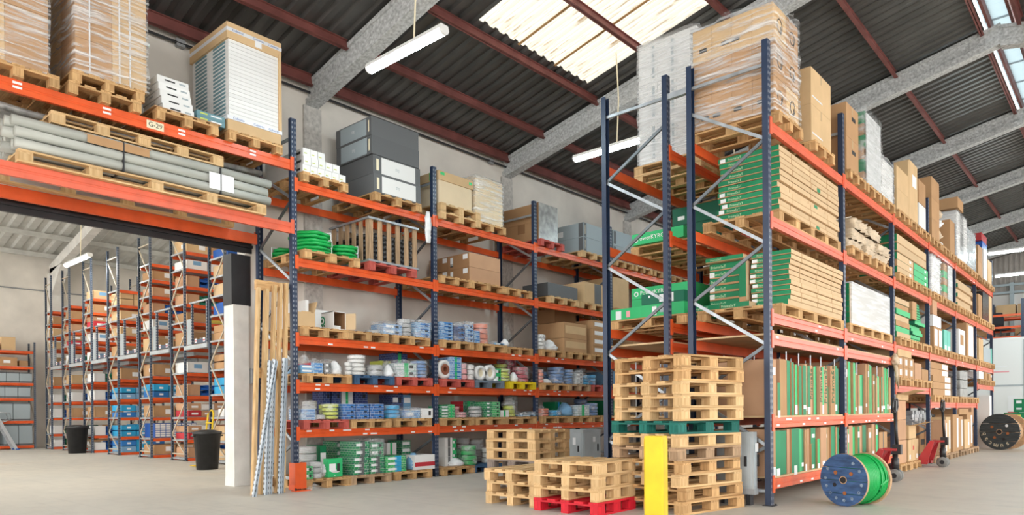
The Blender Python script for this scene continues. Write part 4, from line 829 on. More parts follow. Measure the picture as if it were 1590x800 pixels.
def rz0(z, n=1): return z+.002+n*(PH+.001) if n else z+.003
def rbox(z, k, y0, y1, h, depth, mat, look, n=1, dx=0., zz=None, stk=(), **kw):
    z0 = zz if zz is not None else rz0(z); hh = h/n; r = []
    for i in range(n): r.append(carton(GX-dx-depth/2, (y0+y1)/2, z0+i*hh, depth, y1-y0-.004, hh-.003, mat, look, RCTX(z, k), stk=[(s[0], s[1]*(y1-y0 if s[0] == 'X+' else depth), s[2]*hh, s[3]*(y1-y0 if s[0] == 'X+' else depth), s[4]*hh)+tuple(s[5:]) for s in stk], **kw))
    return r
LAB = (('X+', .3, .8, .25, .3),)
# nearest bay, top
Y0 = RY_POST[0]
rpal(4.54, 0, 8.78); rpal(4.54, 0, 10.02); rpal(4.54, 0, 10.87-.35+.0) if False else None
def ringmark(c, f, cw, cdp, ch):
    if f != 'X+': 
        if R.random() < .5: sticker(c, f, cw, cdp, R.uniform(-.08, .08), ch*.4, .1, .05, 'ink', 'printed_mark')
        return
    ob('printed_mark', cached('rm', lambda: MB().lathe([(.072, -.001), (.085, -.001), (.085, .001), (.072, .001)], 20, axis='x').build('ringmark', 'ink')), c, (cw/2+.002, 0, ch*.5)); sticker(c, f, cw, cdp, .04, ch*.5, .015, .09, 'ink', 'printed_mark')
t = wrapped('wrapped_load', 'tall wrapped carton load with round black marks', RCTX(4.54, 0), GX-.53, 8.775, rz0(4.54), 1.04, .82, 1.30, 4, 2, 3, ['kraft', 'kraft_light', 'kraft'], 'film', peak=.07, amp=.03, stk=ringmark)
rbox(4.54, 0, 9.62, 10.42, .98, .75, 'kraft_light', 'tall tan carton with white strap', 2, stk=(('X+', -.2, .25, .5, .04, 'tape_white', 'tape'),), tape=True)
rbox(4.54, 1, 11.12, 11.72, 1.0, .8, 'kraft', 'brown carton with dark print', 2, stk=(('X+', .1, .7, .3, .12, 'ink', 'printed_mark'),), tape=True); rpals(4.54, 1, (.5, 1.38, 2.26))
t = ob('wrapped_load', None, None, (GX-.45, 12.42, rz0(4.54))); reg(t, 'wrapped column of alternating green and brown cartons', 'pallet load', RCTX(4.54, 1))
for i in range(6): ob('carton', boxm(.9, .84, .185, 'kraft' if i % 2 == 0 else 'green_box'), t, (R.uniform(-.02, .02), R.uniform(-.02, .02), i*.19))
ob('film', film_box(.9, .86, 1.14, 'film_clear', nseed(), .03, .03, .04), t); ob('film', boxm(.012, .8, 1.1, 'film_white'), t, (.485, 0, 0))
wrapped('wrapped_load', 'white film-wrapped low cartons', RCTX(4.54, 1), GX-.4, 13.35, rz0(4.54), .8, .8, .68, 1, 2, 2, ['white_box'], 'film_mid', peak=.05)
rpals(4.54, 2, TRI)
rbox(4.54, 2, 14.0, 14.85, .80, .5, 'kraft_light', 'wide tan carton', 2); rbox(4.54, 2, 14.95, 15.6, 1.15, .8, 'kraft_light', 'tall tan carton with black print', 1, stk=(('Y-', .1, .85, .06, .1, 'ink', 'printed_mark'), ('X+', .1, .8, .5, .2, 'paper'))); rbox(4.54, 2, 14.86, 14.94, 1.12, 1.0, 'kraft_light', 'tan panel beside the tall carton', 1)
rbox(4.54, 2, 15.7, 16.3, .50, .8, 'white_box', 'white wrapped carton', 1, stk=LAB); rbox(4.54, 2, 15.7, 16.3, .45, .8, 'kraft', 'brown carton on the white one', 1, zz=rz0(4.54)+.51)
rpals(4.54, 3, TRI, 'wood'); rbox(4.54, 3, 16.85, 17.6, 1.30, .8, 'kraft', 'brown carton in three-tier column', 3); 
for i in range(4): bag(GX-.4, 18.2, rz0(4.54)+i*.24, .36, .42, .26, 'paper_wrap' if i % 2 else 'white_bag', 'white wrapped lump', RCTX(4.54, 3), cat='wrapped goods', taper=.9, name='wrapped_sack')
rbox(4.54, 3, 18.75, 19.3, .78, .8, 'kraft', 'plain brown carton', 1)
rpals(4.54, 4, TRI); wrapped('wrapped_load', 'film-wrapped white columns with dark side', RCTX(4.54, 4), GX-.45, 20.2, rz0(4.54), .9, 1.3, 1.15, 1, 3, 1, ['white_box', 'char_box'], 'film_mid', amp=.02); rbox(4.54, 4, 19.7, 20.4, .26, .8, 'kraft', 'brown carton on the wrapped columns', 1, zz=rz0(4.54)+1.25)
wrapped('wrapped_load', 'grey film-wrapped bulky load', RCTX(4.54, 4), GX-.45, 21.5, rz0(4.54), .9, 1.1, 1.0, 1, 2, 2, ['grey_box'], 'film_mid', amp=.03)
rpals(4.54, 5, TRI); rbox(4.54, 5, 22.5, 23.2, .85, .8, 'kraft', 'small brown carton', 2); rbox(4.54, 5, 23.4, 24.0, .9, .8, 'white_box', 'white wrapped carton', 3); rbox(4.54, 5, 24.1, 24.8, .7, .8, 'kraft_light', 'tan carton', 2)
def crate(x, y, z, w, d, h, mat, look, ctx):
    t = ob('plastic_crate', boxm(w, d, .02, mat), None, (x, y, z)); reg(t, look, 'crate', ctx)
    for s in (-1, 1): ob('side', boxm(.015, d, h, mat), t, (s*w/2, 0, 0)); ob('side', boxm(w, .015, h, mat), t, (0, s*d/2, 0)); ob('rim', boxm(.03, d+.03, .03, mat), t, (s*w/2, 0, h-.03))
crate(GX-.3, 23.9, rz0(4.54)+.92, .5, .8, .2, 'bin_blue', 'blue plastic crate', RCTX(4.54, 5)); crate(GX-.3, 23.8, rz0(4.54)+1.13, .5, .9, .2, 'red_metal', 'red plastic crate on top', RCTX(4.54, 5))
# flat switchboard cartons: green ends with pale print
def flat(x, y, z, w, d, h, look, ctx, cap='PrismaSeT', lab=False, rz=0, green=('Y-',), body='kraft_beige', gm='green_box', name='flat_carton', txt=True):
    o = carton(x, y, z, w, d, h, body, look, ctx, fm={f: gm for f in green}, rz=rz, name=name)
    if txt: text(cap, min(.05, h*.62), 'ltgreen_ink', o, (-w*.22, -d/2-.003, h*.5), FACE_ROT['Y-'])
    ob('card_edge', boxm(w-.004, .003, h*.16, 'kraft'), o, (0, -d/2-.0015, 0)); ob('card_edge', boxm(.003, d-.004, h*.09, 'kraft'), o, (w/2+.0015, 0, 0))
    if lab: sticker(o, 'Y-', w, d, -w*.42, h*.85, .07, h*.7, 'paper')
    return o
def flat_front(o, w, d, h, n=3):
    for i in range(n): sticker(o, 'X+', w, d, -d*.32+i*d*.3, h*.98, .008, h*.96, 'kraft', 'seam')
zM = rz0(3.42); pallet(GX-.52, 9.72, 3.421, 1.0, 2.35, 'wood', RCTX(3.42, 0), pi/2, 'extra long pallet under flat green-ended cartons')
for i in range(11):
    w = .78+R.uniform(-.02, .02); o = flat(GX-.45+R.uniform(-.022, .022), 9.76+R.uniform(-.012, .012), zM+i*.0735, w, 2.25, .0675, 'long flat carton with green end', RCTX(3.42, 0), lab=i in (1, 2, 3, 4, 10)); flat_front(o, w, 2.25, .0675)
    if i in (0, 4, 7): ob('printed_mark', boxm(.003, .12, .05, 'green_box'), o, (w/2+.002, .25, .01))
zL = rz0(2.2756); pallet(GX-.55, 9.74, 2.277, 1.1, 2.4, 'wood', RCTX(2.2756, 0), pi/2, 'extra long pallet under two stacks of green-ended cartons')
o = flat(GX-.22, 9.85, zL, .40, 2.1, .075, 'green-ended carton in base layer', RCTX(2.2756, 0)); o = flat(GX-.62, 9.7, zL, .38, 2.2, .075, 'green-ended carton in base layer', RCTX(2.2756, 0)); o = flat(GX-1.0, 9.7, zL, .36, 2.2, .075, 'green-ended carton in base layer', RCTX(2.2756, 0))
for i in range(10):
    w = .50+R.uniform(-.01, .01); o = flat(GX-.27+R.uniform(-.02, .02), 9.9+R.uniform(-.01, .01), zL+.078+i*.0635, w, 2.05, .058, 'long flat carton in the outer stack', RCTX(2.2756, 0), lab=i in (0, 1, 3, 4, 5, 7, 8)); flat_front(o, w, 2.05, .058)
flat(GX-.60, 9.8, zL+.078, .09, 2.0, .56, 'upright narrow carton with green end between the stacks', RCTX(2.2756, 0), txt=False)
for i in range(6):
    w = .44; o = flat(GX-.88, 9.85, zL+.078+i*.098, w, 1.9, .094, 'long flat carton in the inner stack', RCTX(2.2756, 0), lab=i in (1, 2, 4)); 
    if i < 4: sticker(o, 'Y-', w, 1.9, 0, .026, w, .024, 'kraft', 'card_edge')
flat(GX-.85, 9.8, zL+.078+6*.098, .52, 2.0, .06, 'tilted flat carton topping the inner stack', RCTX(2.2756, 0))
# second bay
rpal(3.42, 1, 11.7, w=1.0); rpal(3.42, 1, 12.95, w=1.0)
for lay, (ny, zz) in enumerate(((3, 0), (3, .172), (2, .344))):
    for i in range(ny): reg(ob('wrapped_package', film_box(.72, .62, .15, 'paper_wrap', nseed(), .045, .0, .02), None, (GX-.40+R.uniform(-.04, .04), 11.68+.13*lay+i*.72+R.uniform(-.02, .02), rz0(3.42)+zz), (0, 0, R.uniform(-.06, .06))), 'crumpled beige paper-wrapped package', 'package', RCTX(3.42, 1))
for i in range(3): flat(GX-.9, 12.45+i*.01, rz0(2.2756)+.655+i*.075, .34, 2.4, .07, 'long beige board carton', RCTX(2.2756, 1), txt=False, green=())
pallet(GX-.5, 12.43, 2.277, 1.0, 2.4, 'wood', RCTX(2.2756, 1), pi/2, 'extra long pallet under the white wrapped stack')
t = wrapped('wrapped_load', 'white film-wrapped stack of flat cartons with green end', RCTX(2.2756, 1), GX-.40, 12.45, rz0(2.2756), .72, 2.2, .62, 1, 1, 7, ['kraft_beige'], None, fm={'Y-': 'green_box'}); ob('film', MB().box(-.02, .38, -1.06, 1.12, 0, .64).build('filmsheet', 'film_white'), t)
for i in range(4): flat(GX-.35, 12.3, 3.10-.0+i*.04-.25+.04, .12, 2.3, .035, 'beige long flat board behind the upright', RCTX(2.2756, 1), txt=False) if i < 0 else None
for i in range(5): carton(GX-.93, 12.45, rz0(2.2756)+i*.12, .2, 2.2, .115, 'green_dark', 'dark green long carton at the back', RCTX(2.2756, 1), name='flat_carton')
# third bay
rpals(3.42, 2, TRI); rpals(2.2756, 2, TRI)
for i in range(3):
    for j in range(2): rbox(3.42, 2, 14.0+j*1.25, 15.2+j*1.25, .12, .8, ('green_box', 'kraft')[(i+j) % 2], 'brown and green carton', 1, zz=rz0(3.42)+i*.124, fm={'X+': 'kraft_beige' if j == 0 else 'green_lite'}, stk=(('X+', .3, .8, .1, .4),))
for i in range(2): flat(GX-.42, 15.15, rz0(3.42)+.38+i*.16, .84, 2.3, .155, 'long green carton with kraft side', RCTX(3.42, 2), txt=False)
for i in range(7): rbox(2.2756, 2, 13.98, 15.0, .1, .8, 'green_box', 'green carton in ragged stack', 1, zz=rz0(2.2756)+i*.104, fm={'X+': ('kraft_beige', 'green_lite', 'kraft')[i % 3]}, dx=R.uniform(0, .05))
for i in range(6): rbox(2.2756, 2, 15.15+.03*i, 15.95+.04*i, .065, .7, 'green_dark', 'green flat carton in heap', 1, zz=rz0(2.2756)+i*.068, fm={'X+': 'green_lite'}, dx=R.uniform(0, .1))
rbox(2.2756, 2, 15.1, 15.45, .34, .6, 'kraft', 'brown carton on the green heap', 2, zz=rz0(2.2756)+.42)
t = ob('louvred_panel', boxm(.06, .75, .36, 'green_lite'), None, (GX-.12, 15.85, rz0(2.2756)+.45), (0, -.1, 0)); reg(t, 'pale green louvred panel on the green heap', 'panel', RCTX(2.2756, 2))
for i in range(6): ob('slat', boxm(.02, .7, .012, 'green_dark'), t, (.035, 0, .04+i*.055))
rpals(1.55, 2, TRI)
for i in range(2):
    for j in range(3): rbox(1.55, 2, 14.0+j*.4, 14.38+j*.4, .19, .5, 'kraft', 'small white-labelled carton', 1, zz=rz0(1.55)+i*.19, stk=(('X+', 0, .8, .35, .55),))
rbox(1.55, 2, 14.0, 15.0, .13, .6, 'kraft_light', 'tan carton across the small cartons', 1, zz=rz0(1.55)+.385); rbox(1.55, 2, 15.25, 15.8, .32, .6, 'kraft_pink', 'open tan carton', 1); rbox(1.55, 2, 15.85, 16.4, .22, .6, 'kraft', 'low brown carton', 1)
rpal(0, 2, 14.32); rpal(0, 2, 15.14, d=1.0); 
for i, h in enumerate((.42, .36, .34)): rbox(0, 2, 13.95, 14.55, h, .6, 'kraft_pink', 'large tan carton by pallet truck', 1, zz=rz0(0)+(0, .425, .79)[i])
def open_carton(y0, y1, z, w, h, look, ctx, mat='kraft_light', dx=0):
    D = y1-y0; t = carton(GX-dx-w/2, (y0+y1)/2, z, w, D, .012, mat, look, ctx, name='open_box')
    for s in (-1, 1): ob('side', boxm(w, .012, h, mat), t, (0, s*(D/2-.006), .0125)); ob('side', boxm(.012, D-.03, h, mat), t, (s*(w/2-.006), 0, .0125))
    ob('flap', MB().box(0, .30, -D/2, D/2, 0, .008).build('flap', mat), t, (w/2, 0, h), (0, -.25, 0)); ob('flap', MB().box(-.2, 0, -D/2, D/2, 0, .008).build('flap', mat), t, (-w/2, 0, h), (0, -.5, 0))
open_carton(13.95, 14.75, rz0(0)+1.14, .6, .1, 'open tan carton topping the column, flap hanging out', RCTX(0, 2), 'kraft_light'); open_carton(14.75, 15.3, rz0(0)+.42, .5, .24, 'open brown carton on small tan cartons', RCTX(0, 2))
for j in range(3): rbox(0, 2, 14.70+j*.27, 14.96+j*.27, .41, .45, 'kraft_light', 'narrow tan carton on the floor pallet', 1, stk=(('X+', 0, .7 if j == 1 else .3, .3, .2, 'red_box' if j == 1 else 'paper'),))
rbox(0, 2, 13.95, 14.7, .45, .3, 'kraft_dark', 'dark carton beneath the shelf', 1, dx=.68)
# fourth and fifth bays
rpals(3.42, 3, TRI); rpals(2.2756, 3, TRI); rpals(1.27, 3, TRI); rpals(3.42, 4, TRI); rpals(2.2756, 4, TRI); rpals(1.27, 4, TRI); rpals(3.42, 5, TRI); rpals(2.2756, 5, TRI); rpals(1.78, 5, TRI)
wrapped('wrapped_load', 'white wrapped column', RCTX(3.42, 3), GX-.4, 17.2, rz0(3.42), .8, .8, .78, 1, 1, 5, ['white_box'], 'film_mid', amp=.03)
t = ob('wrapped_load', None, None, (GX-.4, 18.4, rz0(3.42))); reg(t, 'wrapped column of green, brown and white cartons', 'pallet load', RCTX(3.42, 3))
for i in range(5): ob('carton', boxm(.8, .8, .152, 'kraft' if i % 2 == 0 else 'green_lite'), t, (0, 0, i*.156))
ob('film', boxm(.012, .5, .78, 'film_white'), t, (.42, .2, 0)); ob('film', film_box(.8, .8, .79, 'film_clear', nseed()), t)
for i in range(6): flat(GX-.42-(.04 if i % 2 else 0), 20.7+i*.015, rz0(3.42)+i*.115, .8, 2.0, .11, 'flat carton with green end', RCTX(3.42, 4), txt=False)
rbox(3.42, 5, 22.5, 23.1, .65, .7, 'kraft', 'tall brown carton', 1); t = rbox(3.42, 5, 23.2, 24.2, .80, .8, 'film_black', 'black film-wrapped block', 1, name='wrapped_block'); rbox(3.42, 5, 24.3, 24.8, .8, .7, 'kraft_light', 'tan carton', 1)
for j in range(2): rbox(2.2756, 3, 16.95+j*.45, 17.35+j*.45, .44, .5, 'kraft', 'brown carton with white sheet', 1, stk=(('X+', .05, .9, .7, .8),))
rbox(2.2756, 3, 16.9, 17.7, .24, .5, 'white_box', 'white carton resting on two brown ones', 1, zz=rz0(2.2756)+.445); rbox(2.2756, 3, 16.85, 17.3, .3, .5, 'kraft_pink', 'tan carton leaning on top', 1, zz=rz0(2.2756)+.69)
for j in range(2): rbox(2.2756, 3, 18.0+j*.36, 18.34+j*.36, .46, .35, 'teal', 'teal upright box with white foot label', 1, stk=(('X+', 0, .25, .6, .22),))
rbox(2.2756, 4, 19.7, 20.5, .62, .6, 'white_box', 'white film-wrapped carton', 1, stk=(('X+', 0, .8, .5, .4, 'kraft'),)); rbox(2.2756, 4, 20.7, 21.7, .85, .6, 'kraft', 'tall carton with pink and white front', 1, stk=(('X+', .1, .95, .7, .9, 'white_box'),))
rbox(2.2756, 5, 22.5, 23.2, .6, .6, 'kraft_light', 'tan carton with open top', 1); rbox(2.2756, 5, 23.3, 24.5, .42, .6, 'grey_box', 'pale grey panel box', 1); rbox(2.2756, 5, 24.55, 24.75, .45, .4, 'teal', 'teal slim box', 1)
for i in range(5): rbox(1.27, 3, 16.85, 18.7, .139, .9, 'kraft', 'wide carton with white-labelled end', 1, zz=rz0(1.27)+i*.142, dx=(.0 if i < 3 else .05), stk=(('X+', .3, .9, .32, .8, 'white_box'),))
for i in range(3): rbox(1.27, 4, 19.8, 20.8, .2, .7, 'film_grey', 'grey film-wrapped bundle', 1, zz=rz0(1.27)+i*.21, name='wrapped_bundle')
rbox(1.78, 5, 22.5, 23.2, .21, .6, 'white_box', 'white carton', 1); rbox(1.78, 5, 23.4, 23.9, .22, .5, 'kraft', 'brown carton', 1); rbox(1.78, 5, 24.1, 24.7, .2, .5, 'kraft', 'brown open carton', 1, stk=LAB)
t = ob('profile_bundle', None, None, (GX-.72, 17.6, .78)); reg(t, 'bundle of grey metal profiles', 'bundle', RCTX(0, 3))
for i in range(8):
    for j in range(4): ob('profile', boxm(.6, .11, .075, 'galv', {'X+': 'alu'}), t, (R.uniform(-.02, .02), -.55+i*.14, j*.08))
rpals(0, 3, (.52, 1.37, 2.22), 'old'); rpals(0, 4, (.5, 1.4, 2.2), 'old')
rbox(0, 3, 16.75, 18.55, .62, .55, 'kraft', 'wide brown carton with dark slots', 1, dx=.4, stk=(('X+', -.3, .5, .2, .2, 'dark_box', 'hand_slot'), ('X+', .1, .5, .2, .2, 'dark_box', 'hand_slot')))
for j, (a, c, h, dx, m) in enumerate(((17.2, 17.55, .75, -.22, 'kraft_pink'), (18.0, 18.5, .8, -.12, 'kraft_light'), (18.6, 19.3, .85, -.15, 'kraft'), (19.55, 20.1, .8, -.1, 'kraft'), (20.2, 20.9, .72, -.12, 'kraft_light'), (21.0, 21.8, .9, -.05, 'kraft'))):
    rbox(0, 3 if j < 3 else 4, a, c, h, .35, m, ('narrow pink-tan carton', 'light tan upright carton', 'tall brown upright carton', 'brown upright carton with white tape', 'light tan carton with white strip', 'wide brown carton at the post')[j], 1, dx=dx+.1, zz=rz0(0), stk=(('X+', .3, .9, .25, .8, 'white_box'),))
rbox(0, 4, 19.7, 20.9, .14, .7, 'kraft', 'brown carton pushed under the low shelf', 1, zz=rz0(0)+.84); rbox(0, 5, 22.4, 23.2, 1.0, .6, dx=.3, mat='kraft', look='large brown carton at the rack end', zz=.002); rbox(0, 5, 23.3, 24.1, 1.3, .5, 'kraft_pink', 'tall tan carton at the rack end', 1, dx=.3, zz=.002); rbox(0, 5, 24.2, 24.6, 1.5, .5, 'white_box', 'tall white carton by the far upright', 1, zz=.002)
t = bag(GX+.02, 13.70, 1.90, .07, .12, .2, 'paper_wrap', 'torn beige film hanging from the beam end', RCTX(2.2756, 1), taper=.7, amp=.3, name='torn_film')
for a, q, l in ((-.04, .05, .34), (.03, .12, .42), (.0, -.06, .22)): ob('film_strip', MB().tube([(0, a, .03), (.03, a+q*.3, -l*.5), (.02, a+q, -l)], [.03, .022, .008], 6).build('strip', 'paper_wrap', True), t)
for i in range(3): carton(GX-.25-.1*i, 11.9+.3*i, 2.045, .12, .9, .04, 'kraft_beige', 'loose cardboard strip', RCTX(2.2756, 1), rz=.05*i, name='card_strip')
# upright sheets and flat cartons on the board shelves
def sheets(z, k, y0, y1, seq, hmax):
    y = y0; i = 0
    while y < y1-.05:
        kind, th, hf = seq[i % len(seq)]; i += 1; th *= R.uniform(1.5, 1.9) if kind in 'gld' else R.uniform(.85, 1.05)
        if y+th > y1: break
        h = hmax*hf*R.uniform(.97, 1.0); w = .92*R.uniform(.92, 1)
        m = {'g': 'green_box', 'l': 'green_lite', 'k': 'kraft', 'p': 'kraft_pink', 'd': 'green_dark'}[kind]; lk = {'g': 'green upright flat carton', 'l': 'light green upright flat carton', 'k': 'brown upright flat carton', 'p': 'tan upright flat carton', 'd': 'dark green upright flat carton'}[kind]
        o = carton(GX-.03-w/2-R.uniform(0, .05), y+th/2, z+.024, w, th-.006, h, 'kraft_pink' if kind in 'pk' else 'kraft', lk, RCTX(z, k), fm={'X+': m}, name='flat_carton')
        if R.random() < .55: sticker(o, 'X+', w, th, 0, h*R.choice((.16, .2, .85)), min(.1, th*.8), R.choice((.09, .12, .05)), 'paper')
        if kind == 'p' and th > .1 and R.random() < .6: ob('strap', boxm(.02, .004, h, 'char_box'), o, (w*.3, -th/2-.001, 0))
        if z > 1 and kind in 'pk' and 9.5 < y < 11 and th > .085:
            text('PrismaSe', min(.15, th*1.2), 'green_ink', o, (w/2+.003, 0, h*.62), (pi/2, -pi/2, pi/2)); 
        y += th
        if z > 1 and i % 4 == 0:
            for xx in (-3.31, -3.72, -4.13): ob('divider_rod', cached('rod', lambda: MB().tube([(0, 0, 0), (0, 0, .80)], .009, 6).build('rod', 'galv')), rr_, (xx, y+.011, 1.058))
            y += .024
S1 = [('p', .16, .95), ('g', .05, .55), ('k', .22, .96), ('g', .06, .97), ('g', .05, .95), ('p', .13, .93), ('l', .05, .92), ('g', .06, .9), ('g', .07, .9), ('p', .11, .93), ('g', .06, .92), ('p', .11, .92), ('l', .05, .9), ('g', .05, .93), ('p', .12, .92), ('l', .06, .92)]
S2 = [('k', .07, 1.0), ('g', .04, 1.0), ('k', .07, 1.02), ('l', .07, 1.0), ('l', .06, .98), ('k', .10, .8), ('g', .06, .82), ('p', .07, .76), ('l', .07, .78), ('k', .08, .77), ('g', .05, .77)]
S3 = [('k', .10, .98), ('g', .10, .98), ('k', .05, .97), ('g', .12, .96), ('p', .10, .98), ('g', .16, .98), ('l', .05, .97), ('g', .07, .98), ('k', .07, .95), ('d', .04, .97), ('p', .09, .96), ('g', .06, .6), ('g', .10, .97), ('l', .05, .7), ('p', .28, .98), ('g', .07, .95)]
S4 = [('p', .19, .9), ('l', .04, .9), ('p', .2, .98), ('l', .07, .97), ('g', .06, .95), ('p', .14, .96), ('g', .12, 1.0), ('g', .1, .97)]
sheets(1.035, 0, RY_POST[0]+.08, RY_POST[1]-.06, S1, .72); sheets(1.035, 1, RY_POST[1]+.06, RY_POST[2]-.1, S2, .80); sheets(.31, 0, RY_POST[0]+.08, RY_POST[1]-.06, S3, .57); sheets(.31, 1, RY_POST[1]+.06, RY_POST[1]+2.0, S4, .56)
carton(GX-.4, RY_POST[1]+2.35, .334, .6, .5, .4, 'kraft', 'square brown carton with dark strap', RCTX(.31, 1), stk=(('X+', 0, .4, .03, .39, 'char_box', 'strap'),))
# ------------------------------------------------------------------ back row of the double rack
def BCTX(n): return '%s of row behind end frame' % n
BX = (XR2+XR3)/2
for n, z in (('top level', 4.54), ('upper level', 3.42), ('middle level', 2.2756)):
    for k in range(4):
        for j, y in enumerate(TRI):
            if (z == 4.54 and k == 0 and j < 2) or (z == 3.42 and k == 0 and j == 2): continue
            pallet(BX, RY_POST[k]+y+(.15 if k == 0 and z < 3 else .72 if k == 0 and z < 4 and j < 2 else 0), z+.001, .8, 1.2, 'wood', BCTX(n), parts=k < 1)
for i in range(2): pallet(-5.18, 9.75, 4.541+i*(PH+.001), .9, 1.1, 'pale', BCTX('top level'))
def greybands(c, f, cw, cdp, ch):
    if f == 'Y-': sticker(c, f, cw, cdp, cw*.3, ch*.9, .04, ch*.8, 'grey_box', 'printed_panel')
wrapped('wrapped_load', 'tall white film-wrapped pallet load against the skylight', BCTX('top level'), -5.18, 9.75, 4.84, .95, .85, 1.80, 3, 2, 3, ['white_box'], 'film_mid', peak=.04, amp=.02, stk=greybands)
def gbox(u0, u1, v0, v1, Y, mat, look, n, d=.6, cap=None, size=.06, stk=(), cmat='paper', logo=False):
    a = at_y(u0, 450, Y); c = at_y(u1, 450, Y); w = c.x-a.x; z = {'top level': 4.54, 'upper level': 3.42, 'middle level': 2.2756}[n]+PH+.002
    o = carton((a.x+c.x)/2, Y+d/2, z+max(0, v1), w, d, v0, mat, look, BCTX(n), stk=stk)
    if cap: text(cap, size, cmat, o, (-w*.1, -d/2-.003, v0*.5), FACE_ROT['Y-'])
    if logo: ob('logo', cached('plogo', lambda: MB().lathe([(.022, -.002), (.036, -.002), (.036, .002), (.022, .002)], 20, axis='y').build('logo', 'paper')), o, (-w*.42, -d/2-.002, v0*.45))
    return o
PB = 'PowerKYROS'
gbox(982, 1062, .16, 0, 9.0, 'green_lite', 'long bright green carton with white lettering', 'upper level', 1.2, PB, .085, logo=True); gbox(1045, 1118, .28, 0, 10.4, 'green_dark', 'dark green carton behind the lettered one', 'upper level', .5); gbox(1045, 1118, .28, .285, 10.4, 'green_dark', 'middle dark green carton in column', 'upper level', .5); gbox(1045, 1118, .28, .57, 10.4, 'green_dark', 'upper dark green carton with white label', 'upper level', .5, stk=(('Y-', -.25, .14, .12, .06),))
gbox(941, 995, .16, 0, 8.55, 'green_lite', 'bright green carton lowest at the aisle edge', 'middle level', .3, stk=(('Y-', -.08, .13, .09, .12), ('Y-', .08, .12, .06, .09, 'pink', 'printed_mark')))
gbox(995, 1062, .17, 0, 8.55, 'green_lite', 'bright green carton with grey picture', 'middle level', .3, stk=(('Y-', -.12, .14, .07, .12), ('Y-', .0, .12, .07, .07, 'grey_box', 'printed_mark')))
gbox(996, 1062, .145, .173, 8.55, 'green_dark', 'dark green carton with white panels', 'middle level', .3, stk=(('Y-', .12, .13, .1, .12), ('Y-', -.0, .12, .09, .1), ('Y-', -.2, .12, .03, .03)))
gbox(981, 1075, .16, .34, 8.95, 'green_lite', 'long bright green carton with logo', 'middle level', 1.1, PB, .085, logo=True); gbox(981, 1075, .16, .175, 8.95, 'green_lite', 'long bright green carton marked SOBA', 'middle level', 1.1, 'SOBA', .075); gbox(981, 1075, .16, 0.01, 8.95, 'green_lite', 'long bright green carton at the bottom rear', 'middle level', 1.1)
# ------------------------------------------------------------------ second hall behind the doorway
HX = -30.2
struct('wall_hall', MB().box(HX-.25, HX, -9, 18, 0, 7.1).build('hall_wall', 'plaster'))
struct('wall_hall_end', MB().box(HX, WX-.25, 17.0, 17.25, 0, 9.2).build('hall_end', 'plaster'))
hc = ob('ceiling_hall', None); hc['kind'] = 'structure'
h_ang = math.atan(.2); hl = 9.6/math.cos(h_ang)
for k in range(-8, 17):
    ob('roof_sheet', sheet_mesh(hl+.3, 'roof_pale', .5, .05), hc, (HX-.1, k, 6.95), (0, -h_ang, 0)); ob('roof_sheet', sheet_mesh(hl+.3, 'skylight' if k % 3 else 'roof_pale', .5, .05), hc, (HX+9.6, k, 6.95+1.92), (0, h_ang, 0))  # skylight sheets on the second slope are unseen, added to brighten the hall
for y in (-1.4, 3.5, 8.4, 13.3):
    b = MB()
    for xa, za, xb, zb in ((HX, 6.75, HX+9.6, 8.65), (HX+9.6, 8.65, WX-.25, 6.75)): b.prism([(xa, za-.35), (xb, zb-.35), (xb, zb), (xa, za)], 'y', y-.14, y+.14)
    b.prism([(HX, 5.6), (HX+.2, 5.6), (HX+1.3, 6.6), (HX, 6.6)], 'y', y-.14, y+.14); ob('rafter', b.build('rafter', 'pillar_white'), hc)
    ob('wall_column', boxm(.22, .4, 6.4, 'pillar_white'), hc, (HX+.1, y, 0))
for i in range(6): ob('purlin', boxm(.08, 26, .16, 'roof_pale'), hc, (HX+.6+i*1.7, 4, 6.75+(.6+i*1.7)*.2))
ob('conduit', MB().tube([(HX+.04, -8, 5.75), (HX+.04, 17, 5.75)], .025, 6).build('conduit', 'grey_plastic'), hc)
lamp(-24.0, -22.0, 7.0, 5.65, 'lit fluorescent lamp hanging in the second hall', 8.0, 'lamp_hall')
for i, (x, y) in enumerate(((-22, 2.5), (-15, 3.0), (-27.5, 3.0), (-15.5, 12.5), (-20, 13.5), (-25, 13.5))): lamp(x-1, x+1, y, 5.65, ('added unseen lamp over the second hall floor', 'added unseen lamp just inside the doorway', 'added unseen lamp near the far hall wall', 'added unseen lamp behind the mezzanine racks, by the pillar', 'added unseen lamp behind the middle mezzanine racks', 'added unseen lamp behind the furthest mezzanine racks')[i], 8.0 if i != 2 else 7.4, 'lamp_hall')  # lamps out of view, added to brighten the hall
ROWS = [(-15.38, -16.2), (-17.45, -18.28), (-19.5, -20.3), (-21.75, -22.6), (-23.9, -24.67), (-25.93, -26.67), (-27.8, -28.45)]
HL = [.07, .52, 1.07, 1.6, 2.17, 2.84, 3.42, 3.86, 4.3, 4.73, 5.15]
ORD = ['first', 'second', 'third', 'fourth', 'fifth', 'sixth', 'seventh', 'eighth', 'ninth', 'tenth', 'eleventh', 'twelfth']
HY = 7.65; HLEN = 2.1
